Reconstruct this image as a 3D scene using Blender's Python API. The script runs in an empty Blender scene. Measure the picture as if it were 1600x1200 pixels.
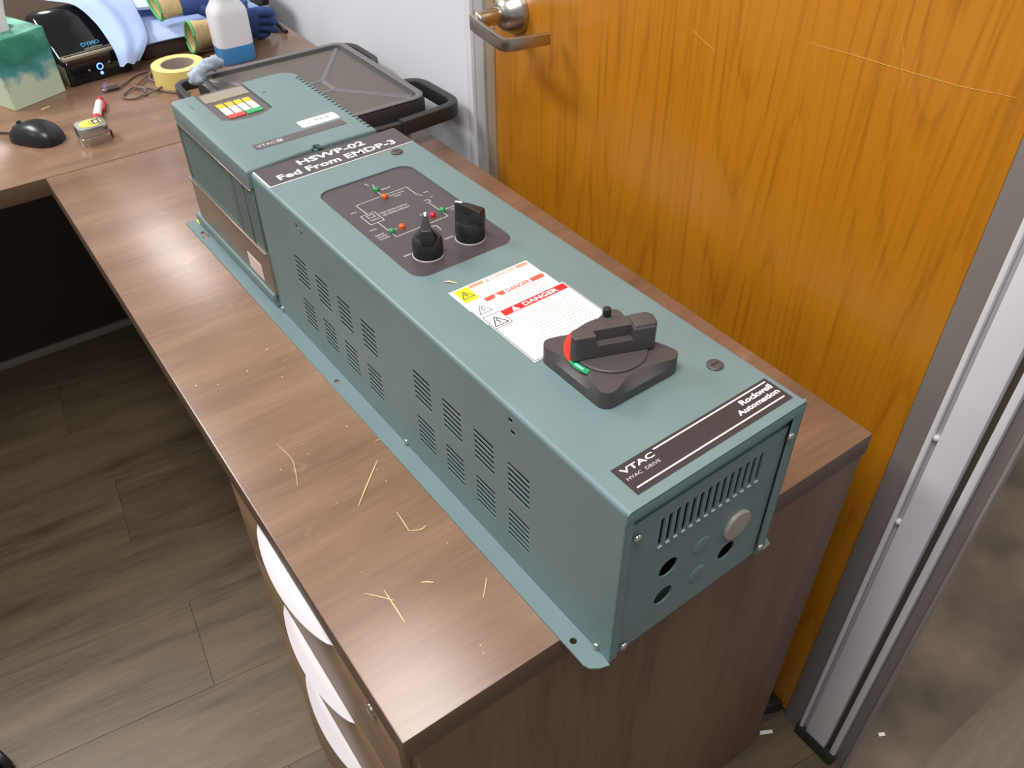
import bpy, bmesh, math, random
from mathutils import Vector, Matrix
random.seed(7)
PI = math.pi
S = bpy.context.scene
COL = S.collection

# ------------------------------------------------------------------ camera, light, exposure
cam_d = bpy.data.cameras.new('camera'); cam = bpy.data.objects.new('camera', cam_d); COL.objects.link(cam)
cam.location = (-0.1096, -0.3196, 0.6764)
cam.rotation_euler = (0.8481, 0.0100, -0.6199)
cam_d.sensor_fit = 'HORIZONTAL'; cam_d.sensor_width = 36.0; cam_d.lens = 1323.35 / 1600 * 36.0
cam_d.clip_start = 0.02; cam_d.clip_end = 60
S.camera = cam

world = bpy.data.worlds.new('room_ambient'); S.world = world; world.use_nodes = True
world.node_tree.nodes['Background'].inputs[0].default_value = (0.90, 0.95, 1.0, 1)
world.node_tree.nodes['Background'].inputs[1].default_value = 0.24

def area(name, loc, size, power, col=(1, 0.97, 0.93), rot=(0, 0, 0)):
    l = bpy.data.lights.new(name, 'AREA'); l.shape = 'RECTANGLE'; l.size, l.size_y = size
    l.energy = power; l.color = col
    o = bpy.data.objects.new(name, l); o.location = loc; o.rotation_euler = rot; COL.objects.link(o); return o
area('ceiling_area_light', (-0.30, -0.10, 1.95), (0.6, 1.2), 34)
area('ceiling_area_light', (-0.95, 2.30, 1.95), (0.6, 1.2), 52)  # added to brighten the far white wall; no lamp seen there
area('ceiling_tube_light', (0.295, 5.4, 1.95), (0.21, 2.5), 30)
area('ceiling_area_light', (-2.9, 1.2, 1.95), (0.6, 1.2), 12)  # added left fill for drawer fronts and left-facing sides
area('hall_fill_light', (2.3, -0.6, 1.95), (0.6, 1.2), 22)  # added to brighten the hall floor; no hall lamp seen

S.view_settings.view_transform = 'Standard'; S.view_settings.look = 'None'
S.view_settings.exposure = 0.45; S.view_settings.gamma = 1.0
S.view_settings.use_curve_mapping = False

# ------------------------------------------------------------------ materials
def lin(c):
    return tuple((v / 255 / 12.92) if v / 255 <= 0.04045 else ((v / 255 + 0.055) / 1.055) ** 2.4 for v in c) + (1,)
MATS = {}
def mat(name, rgb, rough=0.5, metal=0.0, var=0.0, scale=60, bump=0.0, bscale=300, emit=None, spec=0.5, stretch=None, coat=0.0):
    if name in MATS: return MATS[name]
    m = bpy.data.materials.new(name); m.use_nodes = True; nt = m.node_tree; b = nt.nodes['Principled BSDF']
    c = lin(rgb)
    b.inputs['Base Color'].default_value = c; b.inputs['Roughness'].default_value = rough; b.inputs['Metallic'].default_value = metal
    b.inputs['Specular IOR Level'].default_value = spec; b.inputs['Coat Weight'].default_value = coat
    if var or bump:
        tc = nt.nodes.new('ShaderNodeTexCoord'); mp = nt.nodes.new('ShaderNodeMapping'); nt.links.new(tc.outputs['Object'], mp.inputs[0])
        if stretch: mp.inputs['Scale'].default_value = stretch
    if var:
        n = nt.nodes.new('ShaderNodeTexNoise'); n.inputs['Scale'].default_value = scale; n.inputs['Detail'].default_value = 4
        nt.links.new(mp.outputs[0], n.inputs['Vector'])
        r = nt.nodes.new('ShaderNodeValToRGB'); nt.links.new(n.outputs[0], r.inputs[0])
        r.color_ramp.elements[0].position = 0.3; r.color_ramp.elements[1].position = 0.7
        r.color_ramp.elements[0].color = tuple(v * (1 - var) for v in c[:3]) + (1,)
        r.color_ramp.elements[1].color = tuple(min(1, v * (1 + var)) for v in c[:3]) + (1,)
        nt.links.new(r.outputs[0], b.inputs['Base Color'])
    if bump:
        n2 = nt.nodes.new('ShaderNodeTexNoise'); n2.inputs['Scale'].default_value = bscale; n2.inputs['Detail'].default_value = 2
        nt.links.new(mp.outputs[0], n2.inputs['Vector'])
        bp = nt.nodes.new('ShaderNodeBump'); bp.inputs['Strength'].default_value = bump; bp.inputs['Distance'].default_value = 0.001
        nt.links.new(n2.outputs[0], bp.inputs['Height']); nt.links.new(bp.outputs[0], b.inputs['Normal'])
    if emit:
        b.inputs['Emission Color'].default_value = lin(emit[0]); b.inputs['Emission Strength'].default_value = emit[1]
    MATS[name] = m
    return m

def wood(name, cols, axis=0, freq=1.0, rough=0.35, streak=26.0, along=1.6, fine=0.35, rnd=0.0, pos=(0.25, 0.5, 0.75), spec=0.5, distort=0.0, scratch=0.0, figure=0.0):
    """Laminate: noise stretched along one axis, plus a finer grain."""
    m = bpy.data.materials.new(name); m.use_nodes = True; nt = m.node_tree; N = nt.nodes; L = nt.links; b = N['Principled BSDF']
    tc = N.new('ShaderNodeTexCoord'); vec = tc.outputs['Object']
    if rnd:
        oi = N.new('ShaderNodeObjectInfo'); mu = N.new('ShaderNodeMath'); mu.operation = 'MULTIPLY'; mu.inputs[1].default_value = 40.0
        L.new(oi.outputs['Random'], mu.inputs[0]); ad = N.new('ShaderNodeVectorMath'); ad.operation = 'ADD'
        L.new(vec, ad.inputs[0]); L.new(mu.outputs[0], ad.inputs[1]); vec = ad.outputs[0]
    def noise(sc, al, det, dist=0.0):
        mp = N.new('ShaderNodeMapping'); L.new(vec, mp.inputs[0]); s = [sc * freq] * 3; s[axis] = al * freq; mp.inputs['Scale'].default_value = s
        n = N.new('ShaderNodeTexNoise'); n.inputs['Scale'].default_value = 1.0; n.inputs['Detail'].default_value = det; n.inputs['Distortion'].default_value = dist
        L.new(mp.outputs[0], n.inputs['Vector']); return n.outputs[0]
    n1 = noise(streak, along, 5, distort); n2 = noise(streak * 9, along * 6, 2)
    mx = N.new('ShaderNodeMix'); mx.data_type = 'FLOAT'; mx.inputs[0].default_value = fine
    L.new(n1, mx.inputs[2]); L.new(n2, mx.inputs[3])
    val = mx.outputs[0]
    if figure:
        # cathedral figure: contour lines of a slow field stretched along the grain
        fm = N.new('ShaderNodeMapping'); L.new(vec, fm.inputs[0]); fs = [8.5] * 3; fs[axis] = 0.75; fm.inputs['Scale'].default_value = fs; fm.inputs['Location'].default_value = (0.3, 1.7, 0.4)
        fn = N.new('ShaderNodeTexNoise'); fn.inputs['Scale'].default_value = 1.0; fn.inputs['Detail'].default_value = 1.5; fn.inputs['Roughness'].default_value = 0.35; L.new(fm.outputs[0], fn.inputs['Vector'])
        f1 = N.new('ShaderNodeMath'); f1.operation = 'MULTIPLY'; f1.inputs[1].default_value = 15.0; L.new(fn.outputs[0], f1.inputs[0])
        f2 = N.new('ShaderNodeMath'); f2.operation = 'FRACT'; L.new(f1.outputs[0], f2.inputs[0])
        f3 = N.new('ShaderNodeValToRGB'); L.new(f2.outputs[0], f3.inputs[0]); q = f3.color_ramp.elements
        q[0].position = 0.0; q[0].color = (0.15, 0.15, 0.15, 1); q[1].position = 0.30; q[1].color = (0.62, 0.62, 0.62, 1); q2 = q.new(0.93); q2.color = (0.5, 0.5, 0.5, 1); q3 = q.new(1.0); q3.color = (0.15, 0.15, 0.15, 1)
        m3 = N.new('ShaderNodeMix'); m3.data_type = 'FLOAT'; m3.inputs[0].default_value = figure
        L.new(val, m3.inputs[2]); L.new(f3.outputs[0], m3.inputs[3]); val = m3.outputs[0]
    r = N.new('ShaderNodeValToRGB'); L.new(val, r.inputs[0]); e = r.color_ramp.elements
    e[0].position = pos[0]; e[0].color = lin(cols[0]); e[1].position = pos[2]; e[1].color = lin(cols[2])
    k = e.new(pos[1]); k.color = lin(cols[1]); out = r.outputs[0]
    if rnd:
        hv = N.new('ShaderNodeHueSaturation'); ma = N.new('ShaderNodeMapRange'); ma.inputs[3].default_value = 1 - rnd; ma.inputs[4].default_value = 1 + rnd
        L.new(oi.outputs['Random'], ma.inputs[0]); L.new(ma.outputs[0], hv.inputs['Value']); L.new(out, hv.inputs['Color']); out = hv.outputs[0]
    if scratch:
        # faint pale scuffs and hairline scratches worn into the laminate
        sm = N.new('ShaderNodeMapping'); L.new(vec, sm.inputs[0]); sm.inputs['Scale'].default_value = (9, 9, 9); sm.inputs['Rotation'].default_value = (0, 0, 0.6)
        vo = N.new('ShaderNodeTexNoise'); vo.inputs['Scale'].default_value = 1.3; vo.inputs['Detail'].default_value = 8; vo.inputs['Roughness'].default_value = 0.75
        L.new(sm.outputs[0], vo.inputs['Vector'])
        rr = N.new('ShaderNodeValToRGB'); L.new(vo.outputs[0], rr.inputs[0]); rr.color_ramp.elements[0].position = 0.60; rr.color_ramp.elements[1].position = 0.80
        rr.color_ramp.elements[0].color = (0, 0, 0, 1); rr.color_ramp.elements[1].color = (scratch, scratch, scratch, 1)
        m2 = N.new('ShaderNodeMix'); m2.data_type = 'RGBA'; L.new(rr.outputs[0], m2.inputs[0]); L.new(out, m2.inputs[6]); m2.inputs[7].default_value = lin((214, 186, 150)); out = m2.outputs[2]
    L.new(out, b.inputs['Base Color']); b.inputs['Roughness'].default_value = rough; b.inputs['Specular IOR Level'].default_value = spec
    MATS[name] = m
    return m

TEAL = mat('teal_paint', (106, 127, 129), 0.42, var=0.05, scale=14, bump=0.12, bscale=900)
TEAL_D = mat('teal_plastic', (84, 101, 100), 0.5, var=0.04, scale=30)
BLACK = mat('black_plastic', (34, 33, 34), 0.45)
BLACK_G = mat('black_gloss', (17, 17, 20), 0.12)
CHAR = mat('charcoal_print', (72, 65, 68), 0.42, var=0.05, scale=40)
SWITCHM = mat('switch_plastic', (74, 68, 68), 0.5)
WHITEP = mat('white_print', (236, 234, 232), 0.5)
GREYP = mat('grey_print', (196, 190, 188), 0.5)
PAPER = mat('label_paper', (232, 230, 228), 0.5)
DARK = mat('dark_interior', (16, 17, 18), 0.7)
CHROME = mat('screw_metal', (205, 200, 192), 0.22, 1.0)
STEEL = mat('brushed_steel', (188, 184, 176), 0.3, 1.0, var=0.05, scale=200)
ALU = mat('bare_aluminium', (158, 146, 134), 0.38, 0.75, var=0.08, scale=40, stretch=(1, 1, 6))
ALU_D = mat('plug_metal', (172, 164, 154), 0.45, 0.35)
RED = mat('red_print', (205, 38, 40), 0.45)
RED2 = mat('worn_red_print', (226, 88, 70), 0.5)
RED3 = mat('faded_red_print', (242, 148, 118), 0.5)
YEL = mat('yellow_print', (238, 240, 40), 0.5)
KYEL = mat('yellow_key', (236, 186, 40), 0.4)
KWHT = mat('white_key', (232, 230, 228), 0.4)
KRED = mat('red_key', (226, 66, 52), 0.4)
KGRN = mat('green_key', (44, 160, 92), 0.4)
GRN = mat('green_print', (40, 150, 96), 0.45)
LGRN = mat('green_lens', (46, 140, 78), 0.25)
LORG = mat('orange_lens', (204, 92, 36), 0.25)
LRED = mat('red_lens', (188, 30, 44), 0.25)
INK = mat('black_ink', (40, 38, 40), 0.5)
FINE = mat('fine_print_ink', (176, 172, 172), 0.5)
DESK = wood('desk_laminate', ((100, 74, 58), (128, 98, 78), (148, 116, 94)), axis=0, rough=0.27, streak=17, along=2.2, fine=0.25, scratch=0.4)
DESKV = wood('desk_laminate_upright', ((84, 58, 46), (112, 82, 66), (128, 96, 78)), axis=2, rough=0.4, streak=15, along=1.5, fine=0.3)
DESKE = wood('desk_edge_band', ((76, 58, 46), (94, 72, 58), (106, 82, 66)), axis=0, rough=0.45, streak=30, along=3, fine=0.4)
DRAW = wood('drawer_laminate', ((118, 90, 66), (136, 106, 78), (150, 118, 90)), axis=1, rough=0.4, streak=30, along=3, fine=0.3)
FLOORM = wood('vinyl_plank', ((64, 54, 40), (97, 83, 64), (116, 101, 79)), axis=0, rough=0.5, streak=17, along=2.6, fine=0.28, rnd=0.07, pos=(0.28, 0.48, 0.72), distort=0.3)
DOORM = wood('door_veneer', ((150, 86, 12), (190, 121, 20), (202, 134, 30)), axis=2, rough=0.32, streak=20, along=0.9, fine=0.6, pos=(0.20, 0.48, 0.80), distort=0.5, figure=0.27)
WALLM = mat('white_wall_paint', (224, 226, 234), 0.6, bump=0.15, bscale=250)
FRAMEW = mat('frame_white', (226, 224, 228), 0.4, var=0.03, scale=8)
FRAMEG = mat('frame_grey', (128, 120, 116), 0.45)
FRAMET = mat('frame_tan', (160, 140, 116), 0.45)
HANDLEW = mat('white_pull', (204, 198, 202), 0.35)

# ------------------------------------------------------------------ mesh helpers
class MB:
    def __init__(s): s.v = []; s.f = []
    def add(s, vs, fs):
        o = len(s.v); s.v += [tuple(v) for v in vs]; s.f += [tuple(i + o for i in f) for f in fs]; return s
    def box(s, lo, hi):
        x0, y0, z0 = lo; x1, y1, z1 = hi
        return s.add([(x0, y0, z0), (x1, y0, z0), (x1, y1, z0), (x0, y1, z0), (x0, y0, z1), (x1, y0, z1), (x1, y1, z1), (x0, y1, z1)],
                     [(3, 2, 1, 0), (4, 5, 6, 7), (0, 1, 5, 4), (1, 2, 6, 5), (2, 3, 7, 6), (3, 0, 4, 7)])
    def prism(s, pts, z0, z1, top=None):
        n = len(pts); top = top or pts
        return s.add([(p[0], p[1], z0) for p in pts] + [(p[0], p[1], z1) for p in top],
                     [tuple(reversed(range(n))), tuple(range(n, 2 * n))] + [(i, (i + 1) % n, n + (i + 1) % n, n + i) for i in range(n)])
    def loft(s, rings, cap=True, closed=True):
        n = len(rings[0]); vs = [p for r in rings for p in r]; fs = []
        for k in range(len(rings) - 1):
            for i in range(n if closed else n - 1):
                j = (i + 1) % n; fs.append((k * n + i, k * n + j, (k + 1) * n + j, (k + 1) * n + i))
        if cap: fs.append(tuple(reversed(range(n)))); fs.append(tuple(range((len(rings) - 1) * n, len(rings) * n)))
        return s.add(vs, fs)
    def cyl(s, c, r, h, axis=2, n=24, r2=None):
        r2 = r if r2 is None else r2; rings = []
        for rr, t in ((r, 0), (r2, h)): rings.append(ring(c, rr, axis, t, n))
        return s.loft(rings)
    def lathe(s, c, prof, axis=2, n=28):
        return s.loft([ring(c, max(r, 1e-5), axis, t, n) for r, t in prof], cap=prof[0] != prof[-1])
    def tube(s, path, r, n=8, flat=1.0, closed=False):
        P = [Vector(p) for p in path]; rings = []; up = Vector((0, 0, 1)); m = len(P)
        for i, p in enumerate(P):
            if closed: t = P[(i + 1) % m] - P[i - 1]
            else: t = P[min(i + 1, m - 1)] - P[max(i - 1, 0)]
            t.normalize(); a = t.cross(up)
            if a.length < 1e-3: a = t.cross(Vector((1, 0, 0)))
            a.normalize(); b = a.cross(t); rr = r[i] if isinstance(r, (list, tuple)) else r
            rings.append([tuple(p + a * rr * math.cos(2 * PI * k / n) + b * rr * flat * math.sin(2 * PI * k / n)) for k in range(n)])
        if closed: return s.loft(rings + [rings[0]], cap=False)
        return s.loft(rings)
    def grid(s, fn, nu, nv):
        vs = [fn(i / nu, j / nv) for i in range(nu + 1) for j in range(nv + 1)]
        return s.add(vs, [(i * (nv + 1) + j, (i + 1) * (nv + 1) + j, (i + 1) * (nv + 1) + j + 1, i * (nv + 1) + j + 1) for i in range(nu) for j in range(nv)])
    def mesh(s, name, m=None, bevel=0.0, seg=2, smooth=False, solid=0.0, ang=40):
        me = bpy.data.meshes.new(name); me.from_pydata(s.v, [], s.f); me.validate(); me.update()
        bm = bmesh.new(); bm.from_mesh(me); bmesh.ops.recalc_face_normals(bm, faces=bm.faces)
        if solid:
            g = bmesh.ops.solidify(bm, geom=list(bm.faces), thickness=solid)
        if bevel:
            ed = [e for e in bm.edges if len(e.link_faces) == 2 and e.calc_face_angle(0) > math.radians(30)]
            bmesh.ops.bevel(bm, geom=ed, offset=bevel, segments=seg, profile=0.5, affect='EDGES', clamp_overlap=True)
        bm.to_mesh(me); bm.free()
        if smooth or bevel:
            for p in me.polygons: p.use_smooth = True
            me.set_sharp_from_angle(angle=math.radians(ang))
        if m: me.materials.append(m)
        return me
def ring(c, r, axis, t, n=24):
    out = []
    for k in range(n):
        a = 2 * PI * k / n; u, v = r * math.cos(a), r * math.sin(a)
        p = [0, 0, 0]; p[axis] = t; p[(axis + 1) % 3] = u; p[(axis + 2) % 3] = v
        out.append((c[0] + p[0], c[1] + p[1], c[2] + p[2]))
    return out
def rrect(x0, x1, y0, y1, r, n=6):
    out = []
    for cx, cy, a0 in ((x1 - r, y0 + r, -PI / 2), (x1 - r, y1 - r, 0), (x0 + r, y1 - r, PI / 2), (x0 + r, y0 + r, PI)):
        for k in range(n + 1):
            a = a0 + PI / 2 * k / n; out.append((cx + r * math.cos(a), cy + r * math.sin(a)))
    return out
def obj(name, data, parent=None, m=None, **kw):
    if isinstance(data, MB): data = data.mesh(name, m, **kw)
    o = bpy.data.objects.new(name, data); COL.objects.link(o)
    if parent is not None: o.parent = parent
    return o
def tag(o, label, cat, group=None, kind=None):
    o['label'] = label; o['category'] = cat
    if group: o['group'] = group
    if kind: o['kind'] = kind
    return o
def struct(o, label=None, cat=None):
    o['kind'] = 'structure'
    if label: o['label'] = label
    if cat: o['category'] = cat
    return o
def empty(name, loc=(0, 0, 0), rz=0.0):
    o = bpy.data.objects.new(name, None); COL.objects.link(o); o.location = loc; o.rotation_euler = (0, 0, rz); o.empty_display_size = 0.05; return o
def cut(me, cutter):
    """Subtract one mesh from another and return the resulting mesh."""
    a = bpy.data.objects.new('a', me); b = bpy.data.objects.new('b', cutter); COL.objects.link(a); COL.objects.link(b)
    md = a.modifiers.new('cut', 'BOOLEAN'); md.operation = 'DIFFERENCE'; md.solver = 'EXACT'; md.use_self = True; md.object = b
    dg = bpy.context.evaluated_depsgraph_get(); r = bpy.data.meshes.new_from_object(a.evaluated_get(dg))
    bpy.data.objects.remove(a); bpy.data.objects.remove(b)
    for p in r.polygons: p.use_smooth = False
    return r
def text(s, x0, x1, y0, y1, z, m, parent, name='lettering', bold=0.0, tilt=None, shear=0.0):
    """Flat lettering fitted into a box on a horizontal surface."""
    cu = bpy.data.curves.new(name, 'FONT'); cu.body = s; cu.size = 1; cu.resolution_u = 2; cu.offset = bold; cu.shear = shear
    t = bpy.data.objects.new(name, cu); COL.objects.link(t)
    dg = bpy.context.evaluated_depsgraph_get(); me = bpy.data.meshes.new_from_object(t.evaluated_get(dg))
    bpy.data.objects.remove(t); bpy.data.curves.remove(cu)
    xs = [v.co.x for v in me.vertices]; ys = [v.co.y for v in me.vertices]
    ax, bx, ay, by = min(xs), max(xs), min(ys), max(ys)
    for v in me.vertices:
        v.co = ((v.co.x - ax) / (bx - ax) * (x1 - x0) + x0, (v.co.y - ay) / (by - ay) * (y1 - y0) + y0, z)
    me.materials.clear(); me.materials.append(m)
    o = bpy.data.objects.new(name, me); COL.objects.link(o); o.parent = parent
    return o
def lines(segs, w, z, h=0.0002):
    b = MB()
    for (x0, y0, x1, y1) in segs:
        d = Vector((x1 - x0, y1 - y0)); L = d.length or 1; n = Vector((-d.y, d.x)) / L * w / 2
        b.prism([(x0 - n.x, y0 - n.y), (x1 - n.x, y1 - n.y), (x1 + n.x, y1 + n.y), (x0 + n.x, y0 + n.y)], z, z + h)
    return b

# ================================================================== the room
FZ = -0.74
floor = struct(obj('floor', MB().box((-2.6, -1.6, FZ - 0.05), (2.2, 3.4, FZ - 0.004)), m=mat('subfloor', (60, 52, 45), 0.9)),
               'brown wood-look vinyl plank floor under the desks', 'floor')
PW, PL = 0.205, 1.22
plank_me = MB().box((0, 0, -0.004), (PL - 0.0004, PW - 0.0004, 0)).mesh('plank', FLOORM, bevel=0.0004, seg=1)
ca, sa = math.cos(-0.12), math.sin(-0.12)
for r in range(-13, 10):
    off = {0: 0.0}.get(r, ((r * 0.47) % 1.0) * PL)
    for c in range(-3, 3):
        lx = c * PL + off; ly = (r - 1) * PW
        px, py = -0.10 + ca * lx - sa * ly, 1.262 + sa * lx + ca * ly
        if px < -2.55 or px > 0.62 or py < -1.5 or py > 3.2: continue
        o = obj('plank', plank_me, floor); o.location = (px, py, FZ); o.rotation_euler = (0, 0, -0.12)

# ---- wall with the door
WX = 0.69
wl = struct(obj('wall_right', MB().box((WX - 0.004, 0.936, FZ), (WX + 0.10, 3.0, 1.9)), m=WALLM), 'white painted wall behind the black tote', 'wall')
tr1 = empty('trim_1'); struct(tr1, 'painted metal door frame at the handle side of the door', 'door frame')
obj('frame_face', MB().box((WX - 0.010, 0.917, FZ), (WX + 0.06, 0.9345, 1.4)), tr1, FRAMEW, bevel=0.0015)
obj('frame_step', MB().box((WX - 0.004, 0.888, FZ), (WX + 0.06, 0.917, 1.4)), tr1, mat('frame_light_grey', (176, 174, 174), 0.45), bevel=0.001)
obj('frame_stop', MB().box((WX + 0.0, 0.8605, FZ), (WX + 0.06, 0.888, 1.4)), tr1, FRAMET, bevel=0.001)

door = empty('door_1'); struct(door, 'orange-brown wood veneer door with a steel lever handle', 'door')
obj('door_leaf', MB().box((WX, 0.0045, FZ + 0.012), (WX + 0.044, 0.858, 1.35)), door, DOORM, bevel=0.0015)
hz, hy = 0.240, 0.797
rose = obj('rose', MB().lathe((WX, hy, hz), [(0.034, 0), (0.034, -0.006), (0.032, -0.010), (0.025, -0.026), (0.017, -0.034), (0.012, -0.036)], axis=0, n=40), door, STEEL, smooth=True, ang=30)
# lever: spindle out from the rose, then a bar sweeping along the door and back to it
lv = MB().lathe((WX, hy, hz), [(0.0125, -0.034), (0.0125, -0.072), (0.011, -0.075)], axis=0, n=20)
bar = [(-0.071, 0.014), (-0.079, 0.006), (-0.081, -0.010), (-0.084, -0.050), (-0.0855, -0.084), (-0.0835, -0.091), (-0.077, -0.0945), (-0.050, -0.100), (-0.016, -0.107)]
rings = []
for i, (dx, dy) in enumerate(bar):
    a = Vector(bar[min(i + 1, len(bar) - 1)]) - Vector(bar[max(i - 1, 0)]); a.normalize(); nx, ny = -a.y, a.x
    hh = 0.0115 - 0.0035 * i / len(bar); tt = 0.0036
    x, y = WX + dx, hy + dy; hz_ = hz - 0.009 * min(1, i / 4)
    rings.append([(x + nx * tt, y + ny * tt, hz_ - hh), (x + nx * tt, y + ny * tt, hz_ + hh), (x - nx * tt, y - ny * tt, hz_ + hh), (x - nx * tt, y - ny * tt, hz_ - hh)])
lv.loft(rings)
obj('lever_handle', lv, door, STEEL, bevel=0.0012)

DOOR_SCRATCHES = [[(0.4269, 0.3123), (0.4034, 0.3041), (0.3828, 0.2977)], [(0.2612, 0.3433), (0.1994, 0.3476), (0.1495, 0.3494), (0.0767, 0.3534), (0.0221, 0.3605)], [(0.1505, 0.3805), (0.143, 0.3672), (0.1411, 0.3552), (0.1325, 0.3386)], [(0.6075, 0.268), (0.6145, 0.2503), (0.6226, 0.2445)]]
SCR = mat('pale_scratch', (206, 150, 72), 0.6)
for pts in DOOR_SCRATCHES: obj('scratch', MB().tube([(WX - 0.0001, y, z) for y, z in pts], [0.0002] + [0.00038] * (len(pts) - 2) + [0.0002], n=5), door, SCR)

tr2 = empty('trim_2'); struct(tr2, 'white and grey metal frame post beside the open doorway', 'door frame')
obj('grey_face', MB().box((WX - 0.004, -0.028, FZ), (WX + 0.06, 0.003, 1.4)), tr2, FRAMEG, bevel=0.001)
for nm, y0, y1, x, m in (('edge_bead', -0.0345, -0.028, -0.010, FRAMEW), ('groove', -0.041, -0.0345, -0.004, mat('frame_shadow_grey', (176, 174, 180), 0.45)),
                         ('wide_face', -0.079, -0.041, -0.009, FRAMEW), ('deep_groove', -0.088, -0.079, 0.001, mat('groove_brown', (74, 66, 56), 0.8)),  # recessed groove coloured dark brown
                         ('inner_bead', -0.0975, -0.088, -0.007, FRAMEW), ('return_face', -0.113, -0.0975, 0.002, FRAMEG), ('outer_bead', -0.118, -0.113, 0.0, mat('frame_dull', (150, 144, 136), 0.5))):
    obj(nm, MB().box((WX + x, y0 + 0.0002, FZ + 0.0), (WX + (0.012 if y1 < -0.085 else 0.055), y1 - 0.0002, 1.4)), tr2, m, bevel=0.001)
for z in (-0.17, -0.02):
    obj('bumper', MB().lathe((WX - 0.004, -0.0378, z), [(0.004, 0), (0.004, -0.004), (0.002, -0.006)], axis=0, n=12), tr2, HANDLEW, smooth=True)
grime = obj('grime_foot', MB().box((WX - 0.013, -0.1, FZ), (WX + 0.0, -0.024, FZ + 0.028)), tr2, mat('dark_grime', (38, 35, 30), 0.9, var=0.4, scale=90), bevel=0.004)
stop = obj('rubber_wedge', MB().prism([(0.645, 0.03), (0.688, 0.012), (0.688, 0.055), (0.66, 0.06)], FZ, FZ + 0.03), None, BLACK, bevel=0.003)
tag(stop, 'small black rubber wedge on the floor at the foot of the door', 'door wedge')

hall = struct(obj('floor_hall', MB().box((WX + 0.01, -0.188, FZ - 0.003), (2.2, 3.0, FZ + 0.0008)),
       m=mat('stained_floor', (104, 90, 74), 0.75, var=0.45, scale=7, bump=0.2, bscale=60)), 'stained brown floor beyond the doorway', 'floor')
for r in range(-6, 0):
    o = obj('plank', plank_me, floor); o.location = (0.66, -0.19 + r * PW, FZ + 0.0003)
    o = obj('plank', plank_me, floor); o.location = (0.66 + PL, -0.19 + r * PW, FZ + 0.0003)

# ================================================================== the desks
DW, DL, DT = 0.61, 1.2004, 0.0325
def slab(lo, hi, m, me):
    """Laminate top with edge band: top face one material, edges another."""
    b = MB().box(lo, hi).mesh('top', m, bevel=0.0018, seg=2); b.materials.append(me)
    for p in b.polygons:
        if p.normal.z < 0.6: p.material_index = 1
    return b
ret = empty('return_desk', (0, 0, 0)); tag(ret, 'brown wood-laminate desk top carrying the teal drive', 'desk')
obj('desk_top', slab((0, 0, -DT), (DW, DL - 0.001, 0), DESK, DESKE), ret)
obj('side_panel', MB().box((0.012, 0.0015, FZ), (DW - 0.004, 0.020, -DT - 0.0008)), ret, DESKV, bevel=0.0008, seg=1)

md = empty('main_desk', (0, 1.6, 0)); tag(md, 'long brown laminate desk across the back holding the printer', 'desk')
o = obj('desk_top', slab((-1.3, DL, -DT), (0.64, 1.98, 0), DESK, DESKE), md); o.location = (0, -1.6, 0)
o = obj('modesty_panel', MB().box((-1.2, 1.826, FZ + 0.02), (0.6, 1.845, -DT - 0.001)), md, mat('dark_laminate', (58, 44, 36), 0.6, var=0.1, scale=8)); o.location = (0, -1.6, 0)
o = obj('bottom_strip', MB().box((-1.2, 1.818, FZ), (0.6, 1.848, FZ + 0.022)), md, mat('pale_grey', (150, 136, 124), 0.5), bevel=0.002); o.location = (0, -1.6, 0)  # lighter grey strip along the foot of the modesty panel
o = obj('end_panel', MB().box((0.60, 1.25, FZ), (0.625, 1.82, -DT - 0.001)), md, mat('dark_laminate', (58, 44, 36), 0.6)); o.location = (0, -1.6, 0)

part = struct(obj('wall_back', MB().box((-1.6, 2.13, FZ), (0.684, 2.17, 0.22)), m=mat('taupe_fabric', (138, 120, 104), 0.9, bump=0.4, bscale=700)), 'low taupe fabric partition behind the main desk', 'partition')

# ---- pedestal with drawers
ped = empty('drawer_pedestal', (0.3, 0.22, FZ)); tag(ped, 'brown three-drawer pedestal with white bow handles under the desk', 'cabinet')
def pobj(name, data, parent=None, m=None, **kw):
    o = obj(name, data, parent or ped, m, **kw)
    if parent is None: o.location = (-0.3, -0.22, -FZ)
    return o
pobj('body', MB().box((0.022, 0.0215, FZ + 0.03), (0.56, 0.414, -DT - 0.001)), None, mat('pedestal_inner', (96, 74, 58), 0.6))
pobj('plinth', MB().box((0.05, 0.03, FZ), (0.54, 0.40, FZ + 0.0295)), None, BLACK)
zs = [-DT - 0.003, -0.190, -0.345, FZ + 0.035]
for k in range(3):
    z1, z0 = zs[k], zs[k + 1] + 0.003
    d = pobj('drawer', MB().box((0.003, 0.0225, z0), (0.0215, 0.413, z1)), None, DRAW, bevel=0.0012)
    yc, hw = 0.238, 0.092; zt = z1 - 0.012
    ht = MB(); R = []
    for i in range(25):                     # bow pull: crescent in plan, sloping face
        t = -1 + 2 * i / 24; p = 0.0175 * (1 - t * t) ** 0.8 + 0.0004; y = yc + hw * t; hh = 0.014 * (1 - t * t) ** 0.7 + 0.002
        R.append([(0.003, y, zt), (0.003 - p * 0.55, y, zt - 0.002), (0.003 - p, y, zt - hh * 0.5), (0.003 - p * 0.92, y, zt - hh), (0.003 - p * 0.75, y, zt - hh), (0.003 - p * 0.6, y, zt - hh * 0.45), (0.003, y, zt - 0.007)])
    ht.loft(R)
    obj('bow_handle', ht, d, HANDLEW, smooth=True, ang=60)
    if k == 0:
        lk = MB().lathe((0.003, 0.072, z1 - 0.024), [(0.0085, 0), (0.0085, -0.002), (0.006, -0.003)], axis=0, n=18); obj('lock', lk, d, CHROME, smooth=True)

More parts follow.
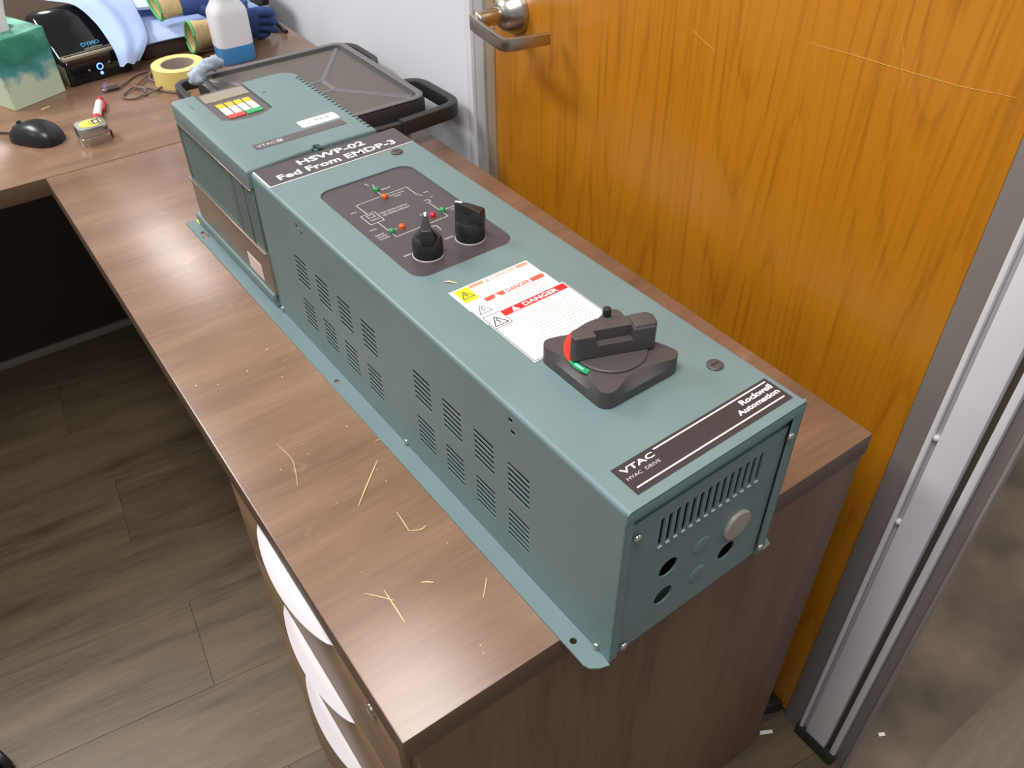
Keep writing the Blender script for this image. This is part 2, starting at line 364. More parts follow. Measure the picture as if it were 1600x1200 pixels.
# ================================================================== the drive
DR = empty('variable_speed_drive', (0.1836, -0.0437, 0.0), 0.0244)
tag(DR, 'long teal metal motor drive enclosure lying on the brown desk', 'motor drive')
H = 0.2018; W = 0.2016; YS = 0.657
def dob(name, data, m=None, parent=None, **kw): return obj(name, data, parent or DR, m, **kw)

# base plate with mounting flanges
fl = MB().prism([(-0.0195, 0.012), (-0.017, 0.006), (-0.010, 0.001), (-0.001, -0.002), (0.0, 0.004), (0.19, 0.004), (0.2035, 0.000), (0.213, 0.001), (0.2165, 0.008), (0.2165, 0.957), (-0.0195, 0.957)], 0, 0.002)
ct = MB()
for y in (0.0355, 0.4803): ct.cyl((-0.0112, y, -0.01), 0.0034, 0.03, n=16)
ct.cyl((-0.0098, 0.897, -0.01), 0.0052, 0.03, n=16); ct.box((-0.0125, 0.897, -0.01), (-0.007, 0.915, 0.02))
dob('base_plate', cut(fl.mesh('base_plate', TEAL), ct.mesh('c')))
dob('base_rail', MB().box((-0.003, 0.662, 0.002), (0.19, 0.945, 0.0115)).box((-0.0055, 0.662, 0.0115), (0.19, 0.938, 0.024)), TEAL, bevel=0.001)
dob('yellow_tag', MB().box((-0.004, 0.938, 0.002), (0.004, 0.952, 0.0035)), YEL)

# left side sheet with slot groups
cols = [(0.536, 0.566), (0.483, 0.513), (0.4315, 0.4605), (0.378, 0.408), (0.272, 0.303), (0.2194, 0.250), (0.1672, 0.1975), (0.1148, 0.1457)]
ct = MB()
for (a, b_) in cols:
    for zb in (0.0985, 0.0365):
        for k in range(6):
            z = zb + 0.0067 * k; ct.box((-0.01, a, z - 0.0004), (0.01, b_, z + 0.0037))
for (y, z, dy, dz) in ((0.141, 0.1885, 0.0028, 0.0022), (0.138, 0.1765, 0.0028, 0.0022), (0.540, 0.1855, 0.002, 0.0028), (0.529, 0.1808, 0.002, 0.0016)):
    ct.box((-0.01, y - dy, z - dz), (0.01, y + dy, z + dz))
sp = MB().box((0.0, 0.0, 0.002), (0.0009, YS, H - 0.0045)).mesh('side_sheet', TEAL)
dob('side_sheet', cut(sp, ct.mesh('c')))
dob('side_sheet', MB().box((W - 0.0015, 0.0, 0.002), (W, YS, H - 0.0045)), TEAL)
# sheet of the folded lid: rounded long edges
prof = []
rr = 0.0045
for k in range(7): a = PI - PI / 2 * k / 6; prof.append((rr + rr * math.cos(a), H - rr + rr * math.sin(a)))
for k in range(7): a = PI / 2 - PI / 2 * k / 6; prof.append((W - rr + rr * math.cos(a), H - rr + rr * math.sin(a)))
ri = rr - 0.0015
for k in range(7): a = PI / 2 * k / 6; prof.append((W - rr + ri * math.cos(a), H - rr + ri * math.sin(a)))
for k in range(7): a = PI / 2 + PI / 2 * k / 6; prof.append((rr + ri * math.cos(a), H - rr + ri * math.sin(a)))
lidb = MB().loft([[(x, y, z) for x, z in prof] for y in (-0.0005, YS)])
PX0, PX1, PY0, PY1 = 0.0385, 0.1612, 0.3445, 0.5635
lid_me = cut(lidb.mesh('lid', TEAL), MB().prism(rrect(PX0, PX1, PY0, PY1, 0.017, 8), H - 0.01, H + 0.01).mesh('c'))
lid_o = dob('lid', lid_me)
for p in lid_me.polygons: p.use_smooth = True
lid_me.set_sharp_from_angle(angle=math.radians(35))
lipm = MB()
LP_ = [(0.003, H - 0.0006), (0.0012, H - 0.0012), (0.0, H - 0.003), (-0.0005, H - 0.005), (-0.0005, H - 0.0125), (0.0006, H - 0.0125), (0.0006, H - 0.005), (0.003, H - 0.002)]
lipm.loft([[(x, y, z) for y, z in LP_] for x in (0.0, W)])
dob('lid_lip', lipm, TEAL, smooth=True, ang=50)
dob('top_channel', MB().box((0.002, 0.0048, H - 0.034), (W - 0.002, 0.0062, H - 0.002)), TEAL)

# near end panel: slots, knock-out holes
ct = MB()
for k in range(14):
    x = 0.0425 + k * 0.00885; ct.prism(rrect(x, x + 0.0042, 0.0, 0.035, 0.002, 3), -0.02, 0.02)
cutm = ct.mesh('c'); cutm.transform(Matrix.Translation((0, 0.004, 0.128)) @ Matrix.Rotation(PI / 2, 4, 'X'))
ep = MB().box((0.0095, 0.0025, 0.004), (0.1885, 0.0042, 0.1765)).mesh('end_panel', TEAL)
ep = cut(ep, cutm); ct = MB()
for x, z in ((0.0615, 0.0863), (0.0612, 0.0464), (0.1414, 0.0457)): ct.cyl((x, -0.02, z), 0.0108, 0.05, axis=1, n=28)
ep = cut(ep, ct.mesh('c'))
dob('end_panel', ep)
for xa, xb in ((0.0, 0.009), (0.1895, W)): dob('end_return', MB().box((xa, 0.0, 0.002), (xb, 0.0016, H - 0.013)), TEAL, bevel=0.0005, seg=1)
for k in range(14):
    x = 0.0425 + k * 0.00885 + 0.0021
    dob('louvre_lip', MB().box((x - 0.0021, 0.0012, 0.1268), (x + 0.0021, 0.0026, 0.1282)), mat('pale_edge', (170, 180, 180), 0.4))  # paler than the panel along each slot's lower end
for x, z in ((0.1017, 0.0843), (0.1042, 0.0418)):
    kb = MB().lathe((x, 0.0026, z), [(0.0104, 0), (0.0104, -0.0002), (0.0098, -0.0007), (0.0085, -0.0009)], axis=1, n=28)
    dob('knockout', kb, TEAL, smooth=True, ang=50)
pl = MB().lathe((0.1465, 0.0025, 0.0803), [(0.0165, 0), (0.0165, -0.0022), (0.0155, -0.0032), (0.002, -0.0036)], axis=1, n=36)
dob('hole_plug', pl, ALU_D, smooth=True, ang=40)['label'] = 'round dull metal hole plug'
def screw(x, y, z, axis, sgn, r=0.0042):
    b = MB().lathe((x, y, z), [(r, 0), (r, sgn * 0.0008), (r * 0.85, sgn * 0.0019), (r * 0.45, sgn * 0.0026), (r * 0.05, sgn * 0.0028)], axis=axis, n=16)
    dob('screw', b, CHROME, smooth=True, ang=60)
for x, z in ((0.0145, 0.1635), (0.191, 0.165), (0.0155, 0.013), (0.1945, 0.0115)): screw(x, 0.0, z, 1, -1)
for y, z in ((0.650, 0.0075), (0.337, 0.0065), (0.0174, 0.0065)): screw(0.0, y, z, 0, -1, 0.0034)
# inside the slots: added box coloured near-black for interior shade, and a wire
dob('interior_dark_box', MB().box((0.022, 0.03, 0.004), (0.185, 0.64, 0.185)), DARK)
dob('wire', MB().tube([(0.0165, 0.12, 0.115), (0.012, 0.17, 0.108), (0.012, 0.20, 0.07), (0.014, 0.24, 0.10), (0.017, 0.30, 0.11)], 0.0022), mat('red_wire', (150, 40, 40), 0.4), smooth=True)

# ---- far module: heat sink, grille body, cover
MX0, MX1, MY0, MY1 = -0.003, 0.178, YS + 0.0005, 0.912
dob('heat_sink', MB().box((MX0, MY0, 0.0245), (0.185, MY1 + 0.006, 0.0885)), ALU, bevel=0.001)
dob('heat_sink_lip', MB().box((MX0 - 0.0025, MY0, 0.0886), (0.186, MY1 + 0.010, 0.0906)), mat('bright_lip', (186, 176, 164), 0.3, 0.8), bevel=0.0005, seg=1)
stk = dob('serial_sticker', MB().box((MX0 - 0.0004, 0.689, 0.032), (MX0, 0.734, 0.0565)), mat('pale_sticker', (222, 206, 200), 0.5))
sl = MB()
for k in range(7): sl.box((MX0 - 0.0006, 0.692, 0.0355 + k * 0.0028), (MX0 - 0.0004, 0.729 - (k * 7 % 4) * 0.005, 0.0364 + k * 0.0028))
obj('fine_print', sl, stk, mat('sticker_ink', (176, 156, 150), 0.5))
dob('module_body', MB().box((MX0 + 0.0035, MY0, 0.091), (MX1 - 0.003, MY1 - 0.002, 0.179)), DARK)
gr = bpy.data.materials.new('fine_mesh'); gr.use_nodes = True; nt = gr.node_tree; b = nt.nodes['Principled BSDF']
b.inputs['Base Color'].default_value = lin((112, 128, 122)); b.inputs['Roughness'].default_value = 0.55
# grille: real thin bars in two directions
gb = MB()
y = 0.738
while y < 0.906: gb.box((MX0 + 0.001, y, 0.094), (MX0 + 0.0026, y + 0.0010, 0.176)); y += 0.0046
z = 0.0945
while z < 0.176: gb.box((MX0 + 0.0012, 0.738, z), (MX0 + 0.0028, 0.906, z + 0.0010)); z += 0.0046
g = dob('grille', gb, gr); g['kind'] = 'stuff'
dob('grille_frame', MB().box((MX0, 0.7245, 0.091), (MX0 + 0.0035, 0.738, 0.1795)).box((MX0, 0.905, 0.091), (MX0 + 0.0035, MY1, 0.1795)).box((MX0, 0.738, 0.1745), (MX0 + 0.0035, 0.905, 0.1795)).box((MX0, 0.738, 0.091), (MX0 + 0.0035, 0.905, 0.0945)), TEAL_D)
dob('rib_panel', MB().box((MX0, 0.690, 0.091), (MX0 + 0.0035, 0.7225, 0.1795)), TEAL_D, bevel=0.0006, seg=1)
dob('rib_panel', MB().box((MX0 + 0.0008, MY0, 0.091), (MX0 + 0.0035, 0.6885, 0.1795)), TEAL_D, bevel=0.0006, seg=1)
dob('module_side', MB().box((MX1 - 0.003, MY0, 0.091), (MX1, MY1, 0.1795)), TEAL_D)
# cover: plan outline with keypad bay cut into it
CZ0, CZ1 = 0.180, 0.2048
KX0, KX1, KY0 = 0.0295, 0.1012, 0.7985
outl = [(MX0 - 0.001, MY1 - 0.004), (MX0 - 0.001, 0.659)]
for k in range(9):
    t = k / 8; outl.append((MX0 - 0.001 + t * 0.181, 0.6565 + 0.009 * math.sin(PI * min(1, t * 1.0)) * 0.55 + 0.006 * t))
outl += [(0.1785, 0.895), (0.1725, 0.9085), (0.160, 0.9155), (0.148, 0.917), (MX0 + 0.003, 0.9135)]
cov = MB().prism(outl, CZ0, CZ1).mesh('cover', TEAL, bevel=0.0022, seg=3)
kp = [(KX0, 0.95), (KX0, KY0 + 0.012)] + [(KX0 + (KX1 - KX0) * k / 10, KY0 + 0.010 - 0.012 * math.sin(PI * k / 10)) for k in range(1, 10)] + [(KX1, KY0 + 0.012), (KX1, 0.95)]
cov = cut(cov, MB().prism(kp, CZ1 - 0.005, CZ1 + 0.02).mesh('c'))
ntc = MB().cyl((0.0935, 0.667, CZ1 - 0.004), 0.0052, 0.02, n=16).prism([(0.0945, 0.650), (0.0985, 0.650), (0.0985, 0.667), (0.0945, 0.667)], CZ1 - 0.004, CZ1 + 0.01)
ntc2 = MB()
for k in range(22): ntc2.box((0.1705, 0.674 + k * 0.0098, CZ1 - 0.0035), (0.190, 0.679 + k * 0.0098, CZ1 + 0.01))
cov = cut(cov, ntc.mesh('c')); cov = cut(cov, ntc2.mesh('c'))
for p in cov.polygons: p.use_smooth = True
cov.set_sharp_from_angle(angle=math.radians(35))
dob('cover', cov)
dob('cover_bead', MB().box((MX0 - 0.0022, 0.659, CZ0 - 0.0016), (MX0 + 0.002, MY1 - 0.002, CZ0 + 0.0002)), mat('bright_lip', (186, 176, 164)), bevel=0.0003, seg=1)
hk = [(0.0905 + 0.0045 * math.cos(a), 0.668 + 0.0045 * math.sin(a), CZ1 - 0.002) for a in [PI * 1.25 - k * PI * 1.3 / 10 for k in range(11)]] + [(0.0965, 0.660, CZ1 - 0.002)]
dob('notch_shade', MB().tube(hk, 0.0021), mat('notch_dark', (46, 60, 62), 0.5), smooth=True)  # dark tube stands in for the shade of a hook-shaped notch
# keypad
kz = CZ1 - 0.0018
kpad = dob('keypad', MB().prism([(KX0 + 0.0008, 0.9145), (KX0 + 0.0008, KY0 + 0.0125)] + [(KX0 + (KX1 - KX0) * k / 10, KY0 + 0.0110 - 0.012 * math.sin(PI * k / 10)) for k in range(1, 10)] + [(KX1 - 0.0008, KY0 + 0.0125), (KX1 - 0.0008, 0.9145)], CZ1 - 0.0049, kz), mat('keypad_grey', (84, 77, 77), 0.35), bevel=0.0006, seg=1)
obj('display', MB().box((0.0345, 0.878, kz - 0.001), (0.0985, 0.9075, kz + 0.0008)), kpad, mat('display_glass', (140, 132, 112), 0.15), bevel=0.0004, seg=1)
for c in range(4):
    x0 = 0.0415 + c * 0.01255
    obj('key', MB().box((x0, 0.8505, kz), (x0 + 0.0106, 0.8645, kz + 0.0014)), kpad, KYEL, bevel=0.0005, seg=1)
    obj('key', MB().box((x0, 0.837, kz), (x0 + 0.0106, 0.8495, kz + 0.0014)), kpad, KWHT, bevel=0.0005, seg=1)
    obj('key', MB().box((x0, 0.8245, kz), (x0 + 0.0106, 0.8362, kz + 0.0014)), kpad, KWHT, bevel=0.0005, seg=1)
obj('key', MB().box((0.0415, 0.8125, kz), (0.0415 + 0.0231, 0.8235, kz + 0.0014)), kpad, KRED, bevel=0.0005, seg=1)
obj('key', MB().box((0.0666, 0.8125, kz), (0.0666 + 0.0231, 0.8235, kz + 0.0014)), kpad, KGRN, bevel=0.0005, seg=1)
dob('indicator_slot', MB().box((0.0125, 0.868, CZ1), (0.0145, 0.885, CZ1 + 0.0003)), mat('teal_shadow', (84, 112, 116), 0.5))
dob('indicator_slot', MB().box((0.1105, 0.862, CZ1), (0.1165, 0.8645, CZ1 + 0.0003)), mat('teal_shadow', (84, 112, 116), 0.5))
# stickers on the cover
bs = dob('barcode_sticker', MB().prism(rrect(0.1035, 0.1575, 0.7235, 0.7455, 0.004, 4), CZ1, CZ1 + 0.0003), PAPER)
bc = MB(); x = 0.126
for w_ in (1, 2, 1, 1, 2, 1, 1, 1, 2, 1): bc.box((x, 0.7325, CZ1 + 0.0003), (x + 0.0007 * w_, 0.7405, CZ1 + 0.0004)); x += 0.0007 * w_ + 0.0013
obj('barcode', bc, bs, mat('barcode_ink', (120, 116, 116), 0.5))
obj('fine_print', MB().box((0.111, 0.732, CZ1 + 0.0003), (0.120, 0.7345, CZ1 + 0.0004)), bs, FINE)
st = dob('name_strip', MB().box((0.0302, 0.7015, CZ1), (0.1552, 0.7178, CZ1 + 0.0004)), mat('strip_grey', (88, 80, 82), 0.4))
text('VTAC', 0.0335, 0.0585, 0.7065, 0.713, CZ1 + 0.0005, GREYP, st, bold=0.01)
obj('lettering_box', MB().box((0.0605, 0.7062, CZ1 + 0.0004), (0.0675, 0.7136, CZ1 + 0.0005)), st, GREYP)
text('9', 0.0626, 0.0655, 0.7072, 0.7126, CZ1 + 0.00055, CHAR, st, bold=0.03)

# ---- engraved name plate
Z = H
npl = dob('name_plate', MB().box((0.0030, 0.6085, Z), (0.1985, 0.6565, Z + 0.0006)), mat('plate_edge_white', (226, 222, 218), 0.4), bevel=0.0002, seg=1)
obj('plate_face', MB().box((0.0048, 0.6100, Z + 0.0006), (0.1982, 0.6565, Z + 0.0010)), npl, CHAR)
text('HSWP-02', 0.0560, 0.1465, 0.6370, 0.6500, Z + 0.0011, WHITEP, npl, bold=0.022)
text('Fed From EMDP-3', 0.0205, 0.1790, 0.6165, 0.6295, Z + 0.0011, WHITEP, npl, bold=0.022)

# ---- control panel (recessed plate with mimic diagram)
zp = H - 0.0014
cp = dob('control_panel', MB().prism(rrect(PX0 - 0.003, PX1 + 0.003, PY0 - 0.003, PY1 + 0.003, 0.019, 8), zp - 0.0008, zp), CHAR)
seg = [(0.0632, 0.5135, 0.1307, 0.5160), (0.1307, 0.5160, 0.1308, 0.4945), (0.1316, 0.4690, 0.1324, 0.4318), (0.1324, 0.4318, 0.0652, 0.4292), (0.0652, 0.4292, 0.0645, 0.4670), (0.0632, 0.5135, 0.0640, 0.4890),
       (0.1308, 0.4945, 0.1345, 0.4870), (0.1290, 0.4760, 0.1350, 0.4760), (0.1290, 0.4700, 0.1350, 0.4700), (0.1350, 0.4760, 0.1350, 0.4700),
       (0.0555, 0.4888, 0.0730, 0.4895), (0.0730, 0.4895, 0.0730, 0.4675), (0.0730, 0.4675, 0.0558, 0.4668), (0.0558, 0.4668, 0.0555, 0.4888),
       (0.0610, 0.4860, 0.0690, 0.4862), (0.0610, 0.4800, 0.0690, 0.4800), (0.0610, 0.4860, 0.0610, 0.4800), (0.0690, 0.4862, 0.0690, 0.4800),
       (0.0959, 0.5519, 0.0978, 0.5450), (0.1029, 0.5450, 0.0985, 0.5340), (0.0985, 0.5300, 0.0983, 0.5150),
       (0.0866, 0.4231, 0.0949, 0.4243), (0.0866, 0.4231, 0.0868, 0.4170), (0.1040, 0.4243, 0.1115, 0.4225), (0.1115, 0.4225, 0.1105, 0.4120), (0.0985, 0.4300, 0.0985, 0.4200)]
obj('mimic_diagram', lines(seg, 0.0008, zp, 0.00015), cp, GREYP)
for s_, x0, x1, y0, y1 in (('READY', 0.1040, 0.1165, 0.5262, 0.5292), ('SAFETY INTLK', 0.1040, 0.1240, 0.5080, 0.5108), ('OPEN', 0.1075, 0.1165, 0.5035, 0.5063),
                           ('FOR DRIVE STATUS', 0.0760, 0.1105, 0.4800, 0.4834), ('SEE DRIVE DISPLAY', 0.0762, 0.1105, 0.4745, 0.4779),
                           ('MCI', 0.0498, 0.0568, 0.4990, 0.5020), ('DRIVE', 0.0600, 0.0705, 0.4730, 0.4758), ('MCO', 0.0484, 0.0564, 0.4548, 0.4578), ('DRIVE', 0.0478, 0.0585, 0.4420, 0.4448), ('OUTPUT', 0.0478, 0.0600, 0.4375, 0.4403), ('CLOSED', 0.0478, 0.0605, 0.4330, 0.4358),
                           ('FLT', 0.0702, 0.0748, 0.4420, 0.4446), ('MCB', 0.1390, 0.1450, 0.4905, 0.4932), ('OL', 0.1395, 0.1430, 0.4770, 0.4798), ('MOTOR', 0.1085, 0.1180, 0.4500, 0.4528), ('O/L', 0.1110, 0.1150, 0.4455, 0.4480),
                           ('BYPASS', 0.1385, 0.1500, 0.4440, 0.4468), ('ON', 0.1420, 0.1465, 0.4395, 0.4420), ('HAND', 0.0510, 0.0600, 0.3900, 0.3930), ('DRIVE', 0.1035, 0.1140, 0.3920, 0.3950)):
    text(s_, x0, x1, y0, y1, zp + 0.0002, GREYP, cp, bold=0.012)
for x, y, m in ((0.0991, 0.5299, LGRN), (0.0983, 0.5098, LORG), (0.0661, 0.4404, LGRN), (0.0796, 0.4416, LORG), (0.1189, 0.4416, LRED), (0.1334, 0.4444, LGRN)):
    obj('lamp', MB().lathe((x, y, zp), [(0.0036, 0), (0.0036, 0.0022), (0.0030, 0.0036), (0.0016, 0.0043), (0.0001, 0.0045)], n=18), cp, m, smooth=True, ang=60)
def knob(cx, cy, ang):
    k = dob('selector_knob', MB().lathe((cx, cy, zp), [(0.0158, 0.0012), (0.0160, 0.012), (0.0155, 0.0175), (0.0140, 0.0205), (0.0138, 0.0210), (0.002, 0.0212)], n=32), BLACK, smooth=True, ang=40)
    obj('bezel', MB().lathe((cx, cy, zp), [(0.0167, 0), (0.0167, 0.0006), (0.0158, 0.0013)], n=32), k, mat('bezel_grey', (150, 146, 142), 0.4), smooth=True)
    c, s_ = math.cos(ang), math.sin(ang)
    def T(u, v, z): return (cx + c * u - s_ * v, cy + s_ * u + c * v, zp + z)
    R = []
    for u, w_, z1 in ((-0.0155, 0.0078, 0.034), (-0.0145, 0.0070, 0.036), (0.0, 0.0052, 0.0385), (0.0130, 0.0030, 0.0395), (0.0158, 0.0022, 0.0385)):
        wb = math.sqrt(max(1e-6, 0.0156 ** 2 - min(abs(u), 0.0152) ** 2)) * 0.9
        R.append([T(u, -wb, 0.018), T(u, wb, 0.018), T(u, w_ * 0.95, z1 - 0.010), T(u, w_ * 0.75, z1), T(u, -w_ * 0.75, z1), T(u, -w_ * 0.95, z1 - 0.010)])
    obj('grip', MB().loft(R), k, BLACK, bevel=0.0008)
    mk = [T(0.0075, -0.0011, 0.0394), T(0.0155, -0.0011, 0.0392), T(0.0155, 0.0011, 0.0392), T(0.0075, 0.0011, 0.0394)]
    mk2 = [(p[0], p[1], p[2] + 0.0006) for p in mk]
    obj('pointer_mark', MB().loft([mk, mk2]), k, WHITEP)
knob(0.0739, 0.3804, math.radians(60)); knob(0.1267, 0.3803, math.radians(120))

# ---- quarter-turn fasteners
for x, y in ((0.1663, 0.5961), (0.1734, 0.0768)):
    f = dob('fastener', MB().lathe((x, y, H), [(0.0075, 0), (0.0075, 0.0012), (0.0062, 0.0022), (0.001, 0.0024)], n=24), SWITCHM, smooth=True, ang=35)
    obj('screw_slot', MB().box((x - 0.0045, y - 0.0006, H + 0.0021), (x + 0.0045, y + 0.0006, H + 0.00245)), f, DARK)

# ---- warning stickers, three overlapping
def tri(cx, cy, s, m, parent, z, w=0.0010):
    p = [(cx - s * 0.5, cy - s * 0.42), (cx + s * 0.5, cy - s * 0.42), (cx, cy + s * 0.48)]
    seg = [(p[i][0], p[i][1], p[(i + 1) % 3][0], p[(i + 1) % 3][1]) for i in range(3)]
    b = [(0.06, 0.25), (-0.10, 0.0), (0.06, -0.02), (-0.04, -0.30)]
    seg += [(cx + b[i][0] * s, cy + b[i][1] * s, cx + b[i + 1][0] * s, cy + b[i + 1][1] * s) for i in range(3)]
    return obj('hazard_symbol', lines(seg, w, z, 0.0001), parent, m)
def alert(cx, cy, s, parent, z, m=PAPER):
    return obj('alert_triangle', MB().prism([(cx - s * 0.5, cy - s * 0.42), (cx + s * 0.5, cy - s * 0.42), (cx, cy + s * 0.48)], z, z + 0.0001), parent, m)
def fine(x0, x1, ys, parent, z, m=FINE, h=0.0011):
    b = MB(); rnd = random.Random(int(x0 * 1e5) + len(ys))
    for y in ys:
        x = x0
        while x < x1 - 0.002:
            w_ = rnd.uniform(0.0012, 0.0050); b.box((x, y, z), (min(x + w_, x1), y + h, z + 0.0001)); x += w_ + 0.0011
    return obj('fine_print', b, parent, m)
z1, z2, z3 = H + 0.0002, H + 0.0004, H + 0.0006
w1 = dob('warning_sticker', MB().box((0.0503, 0.270, H), (0.1448, 0.3075, z1)), PAPER); w1['label'] = 'sun-faded white warning sticker with yellow square'
obj('yellow_square', MB().box((0.0545, 0.2835, z1), (0.0705, 0.3058, z1 + 0.0001)), w1, YEL)
tri(0.0622, 0.2945, 0.0125, INK, w1, z1 + 0.0001)
for xa, xb in ((0.0715, 0.0885), (0.1285, 0.1425)): obj('red_band', MB().box((xa, 0.3010, z1), (xb, 0.3057, z1 + 0.0001)), w1, RED3)
alert(0.0925, 0.3030, 0.0055, w1, z1, RED3)
text('DANGER', 0.0975, 0.1270, 0.3010, 0.3060, z1 + 0.0001, RED3, w1, bold=0.02)
fine(0.075, 0.138, [0.2960, 0.2925, 0.2890, 0.2850], w1, z1, mat('faint_ink', (226, 206, 204), 0.5))
w2 = dob('warning_sticker', MB().box((0.0512, 0.243, z1), (0.1458, 0.2805, z2)), PAPER); w2['label'] = 'worn white warning sticker between the other two'
tri(0.0618, 0.2660, 0.0140, mat('grey_ink', (120, 118, 122), 0.5), w2, z2)
for xa, xb in ((0.0718, 0.0945), (0.1268, 0.1425)): obj('red_band', MB().box((xa, 0.2733, z2), (xb, 0.2796, z2 + 0.0001)), w2, RED2)
alert(0.0850, 0.2762, 0.0068, w2, z2 + 0.0001)
text('DANGER', 0.0970, 0.1255, 0.2736, 0.2796, z2 + 0.0001, RED2, w2, bold=0.03)
fine(0.075, 0.138, [0.2700, 0.2665, 0.2630, 0.2595, 0.2562], w2, z2)
w3 = dob('warning_sticker', MB().box((0.0520, 0.1745, z2), (0.1500, 0.2548, z3)), PAPER); w3['label'] = 'large clean white warning sticker beside the rotary switch'
bo = [(0.0532, 0.2542, 0.0532, 0.1760), (0.0532, 0.1760, 0.1490, 0.1760), (0.1490, 0.1760, 0.1490, 0.2542), (0.0532, 0.2542, 0.0718, 0.2540), (0.0532, 0.2335, 0.0722, 0.2335), (0.0722, 0.2335, 0.0722, 0.2430)]
obj('border_line', lines(bo, 0.0007, z3, 0.0001), w3, INK)
tri(0.0625, 0.2425, 0.0150, INK, w3, z3, 0.0011)
obj('red_band', MB().box((0.0720, 0.2440, z3), (0.1478, 0.2532, z3 + 0.0001)), w3, RED)
alert(0.0860, 0.2484, 0.0085, w3, z3 + 0.0001)
text('DANGER', 0.0960, 0.1375, 0.2456, 0.2516, z3 + 0.00015, PAPER, w3, bold=0.03)
fine(0.081, 0.140, [0.2330, 0.2290, 0.2245, 0.2205, 0.2165, 0.2120, 0.2080, 0.2040, 0.1995, 0.1950, 0.1900, 0.1860], w3, z3, FINE)

# ---- rotary disconnect switch
SX, SY = 0.1015, 0.1335
hb = 0.0435
bot = rrect(SX - hb, SX + hb, SY - hb, SY + hb, 0.010, 6)
top = []
for (x, y) in bot:
    u, v = (x - SX) / hb, (y - SY) / hb; k = min(abs(u), abs(v)); mx = max(abs(u), abs(v))
    s_ = 0.97; top.append((SX + (x - SX) * s_, SY + (y - SY) * s_))
def dense(pts, n=10):
    out = []
    for i, p in enumerate(pts):
        q = pts[(i + 1) % len(pts)]; L = math.hypot(q[0] - p[0], q[1] - p[1]); m_ = max(1, int(L / 0.005))
        for k in range(m_): out.append((p[0] + (q[0] - p[0]) * k / m_, p[1] + (q[1] - p[1]) * k / m_))
    return out
bot = dense(bot)
def inset(p, amt, pw=2.2):
    u, v = (p[0] - SX) / hb, (p[1] - SY) / hb
    du = amt * 0.5 * (1 + math.cos(PI * min(1, abs(v) * 1.1))) if abs(u) > abs(v) else 0
    dv = amt * 0.5 * (1 + math.cos(PI * min(1, abs(u) * 1.1))) if abs(v) >= abs(u) else 0
    return (p[0] - math.copysign(du, u), p[1] - math.copysign(dv, v))
R = [[(p[0], p[1], H) for p in bot], [(p[0], p[1], H + 0.010) for p in bot], [inset(p, 0.0070) + (H + 0.0145,) for p in bot], [inset(p, 0.0092) + (H + 0.0174,) for p in bot], [inset(p, 0.0104) + (H + 0.0180,) for p in bot],
     [(SX + (p[0] - SX) * 0.4, SY + (p[1] - SY) * 0.4, H + 0.0182) for p in bot]]
sw = dob('disconnect_switch', MB().loft(R), SWITCHM, smooth=True, ang=28); sw['label'] = 'black rotary disconnect switch base'
zt = H + 0.0180
obj('dial', MB().lathe((SX - 0.001, SY, zt), [(0.0325, 0), (0.0325, 0.0018), (0.0315, 0.0026), (0.002, 0.0030)], n=48), sw, SWITCHM, smooth=True, ang=30)
def arc(a0, a1, r0, r1, z, h, n=16):
    b = MB(); R = []
    for k in range(n + 1):
        a = math.radians(a0 + (a1 - a0) * k / n); c, s_ = math.cos(a), math.sin(a)
        R.append([(SX - 0.001 + r0 * c, SY + r0 * s_, z), (SX - 0.001 + r1 * c, SY + r1 * s_, z), (SX - 0.001 + r1 * c, SY + r1 * s_, z + h), (SX - 0.001 + r0 * c, SY + r0 * s_, z + h)])
    return b.loft(R)
obj('position_band', arc(100, 168, 0.0332, 0.0392, zt - 0.0002, 0.0008), sw, mat('band_red', (212, 58, 44), 0.4))
gb_ = obj('position_band', arc(168, 200, 0.0332, 0.0392, zt - 0.0002, 0.0008), sw, GRN)
obj('band_print', arc(176, 192, 0.0352, 0.0372, zt + 0.0006, 0.0002), sw, mat('mint_print', (150, 214, 184), 0.5))
hp = [(-0.0375, -0.0062), (-0.0345, -0.0108), (0.0350, -0.0112), (0.0390, -0.0060), (0.0390, 0.0035), (0.0345, 0.0088), (0.0200, 0.0092), (0.0165, 0.0098), (0.008, 0.0128), (0.0, 0.0138), (-0.0095, 0.0125), (-0.0190, 0.0095), (-0.0350, 0.0010)]
ha = math.radians(-22); hc, hs = math.cos(ha), math.sin(ha)
def HT(pts, z): return [(SX - 0.0015 + hc * u - hs * v, SY - 0.0005 + hs * u + hc * v, z) for u, v in pts]
zd = zt + 0.0028
hm = MB().loft([HT(hp, zd - 0.0005), HT(hp, zd + 0.0235)]).mesh('handle', SWITCHM, bevel=0.0014, seg=2)
ncut = MB().loft([HT([(-0.0172, -0.03), (0.0163, -0.03), (0.0163, -0.0038), (-0.0172, -0.0038)], zd + 0.0125), HT([(-0.0172, -0.03), (0.0163, -0.03), (0.0163, -0.0038), (-0.0172, -0.0038)], zd + 0.04)])
hm = cut(hm, ncut.mesh('c'))
obj('handle', hm, sw)
obj('handle_end', MB().loft([HT([(0.0175, -0.0100), (0.0370, -0.0100), (0.0385, -0.0045), (0.0385, 0.0030), (0.0335, 0.0080), (0.0175, 0.0080)], zd + 0.0232), HT([(0.0185, -0.0092), (0.0362, -0.0092), (0.0376, -0.0045), (0.0376, 0.0024), (0.0332, 0.0070), (0.0185, 0.0070)], zd + 0.0258)]), sw, SWITCHM, bevel=0.0006)
nx, ny = SX - 0.0015 + hc * 0.001 - hs * 0.0135, SY + hs * 0.001 + hc * 0.0135
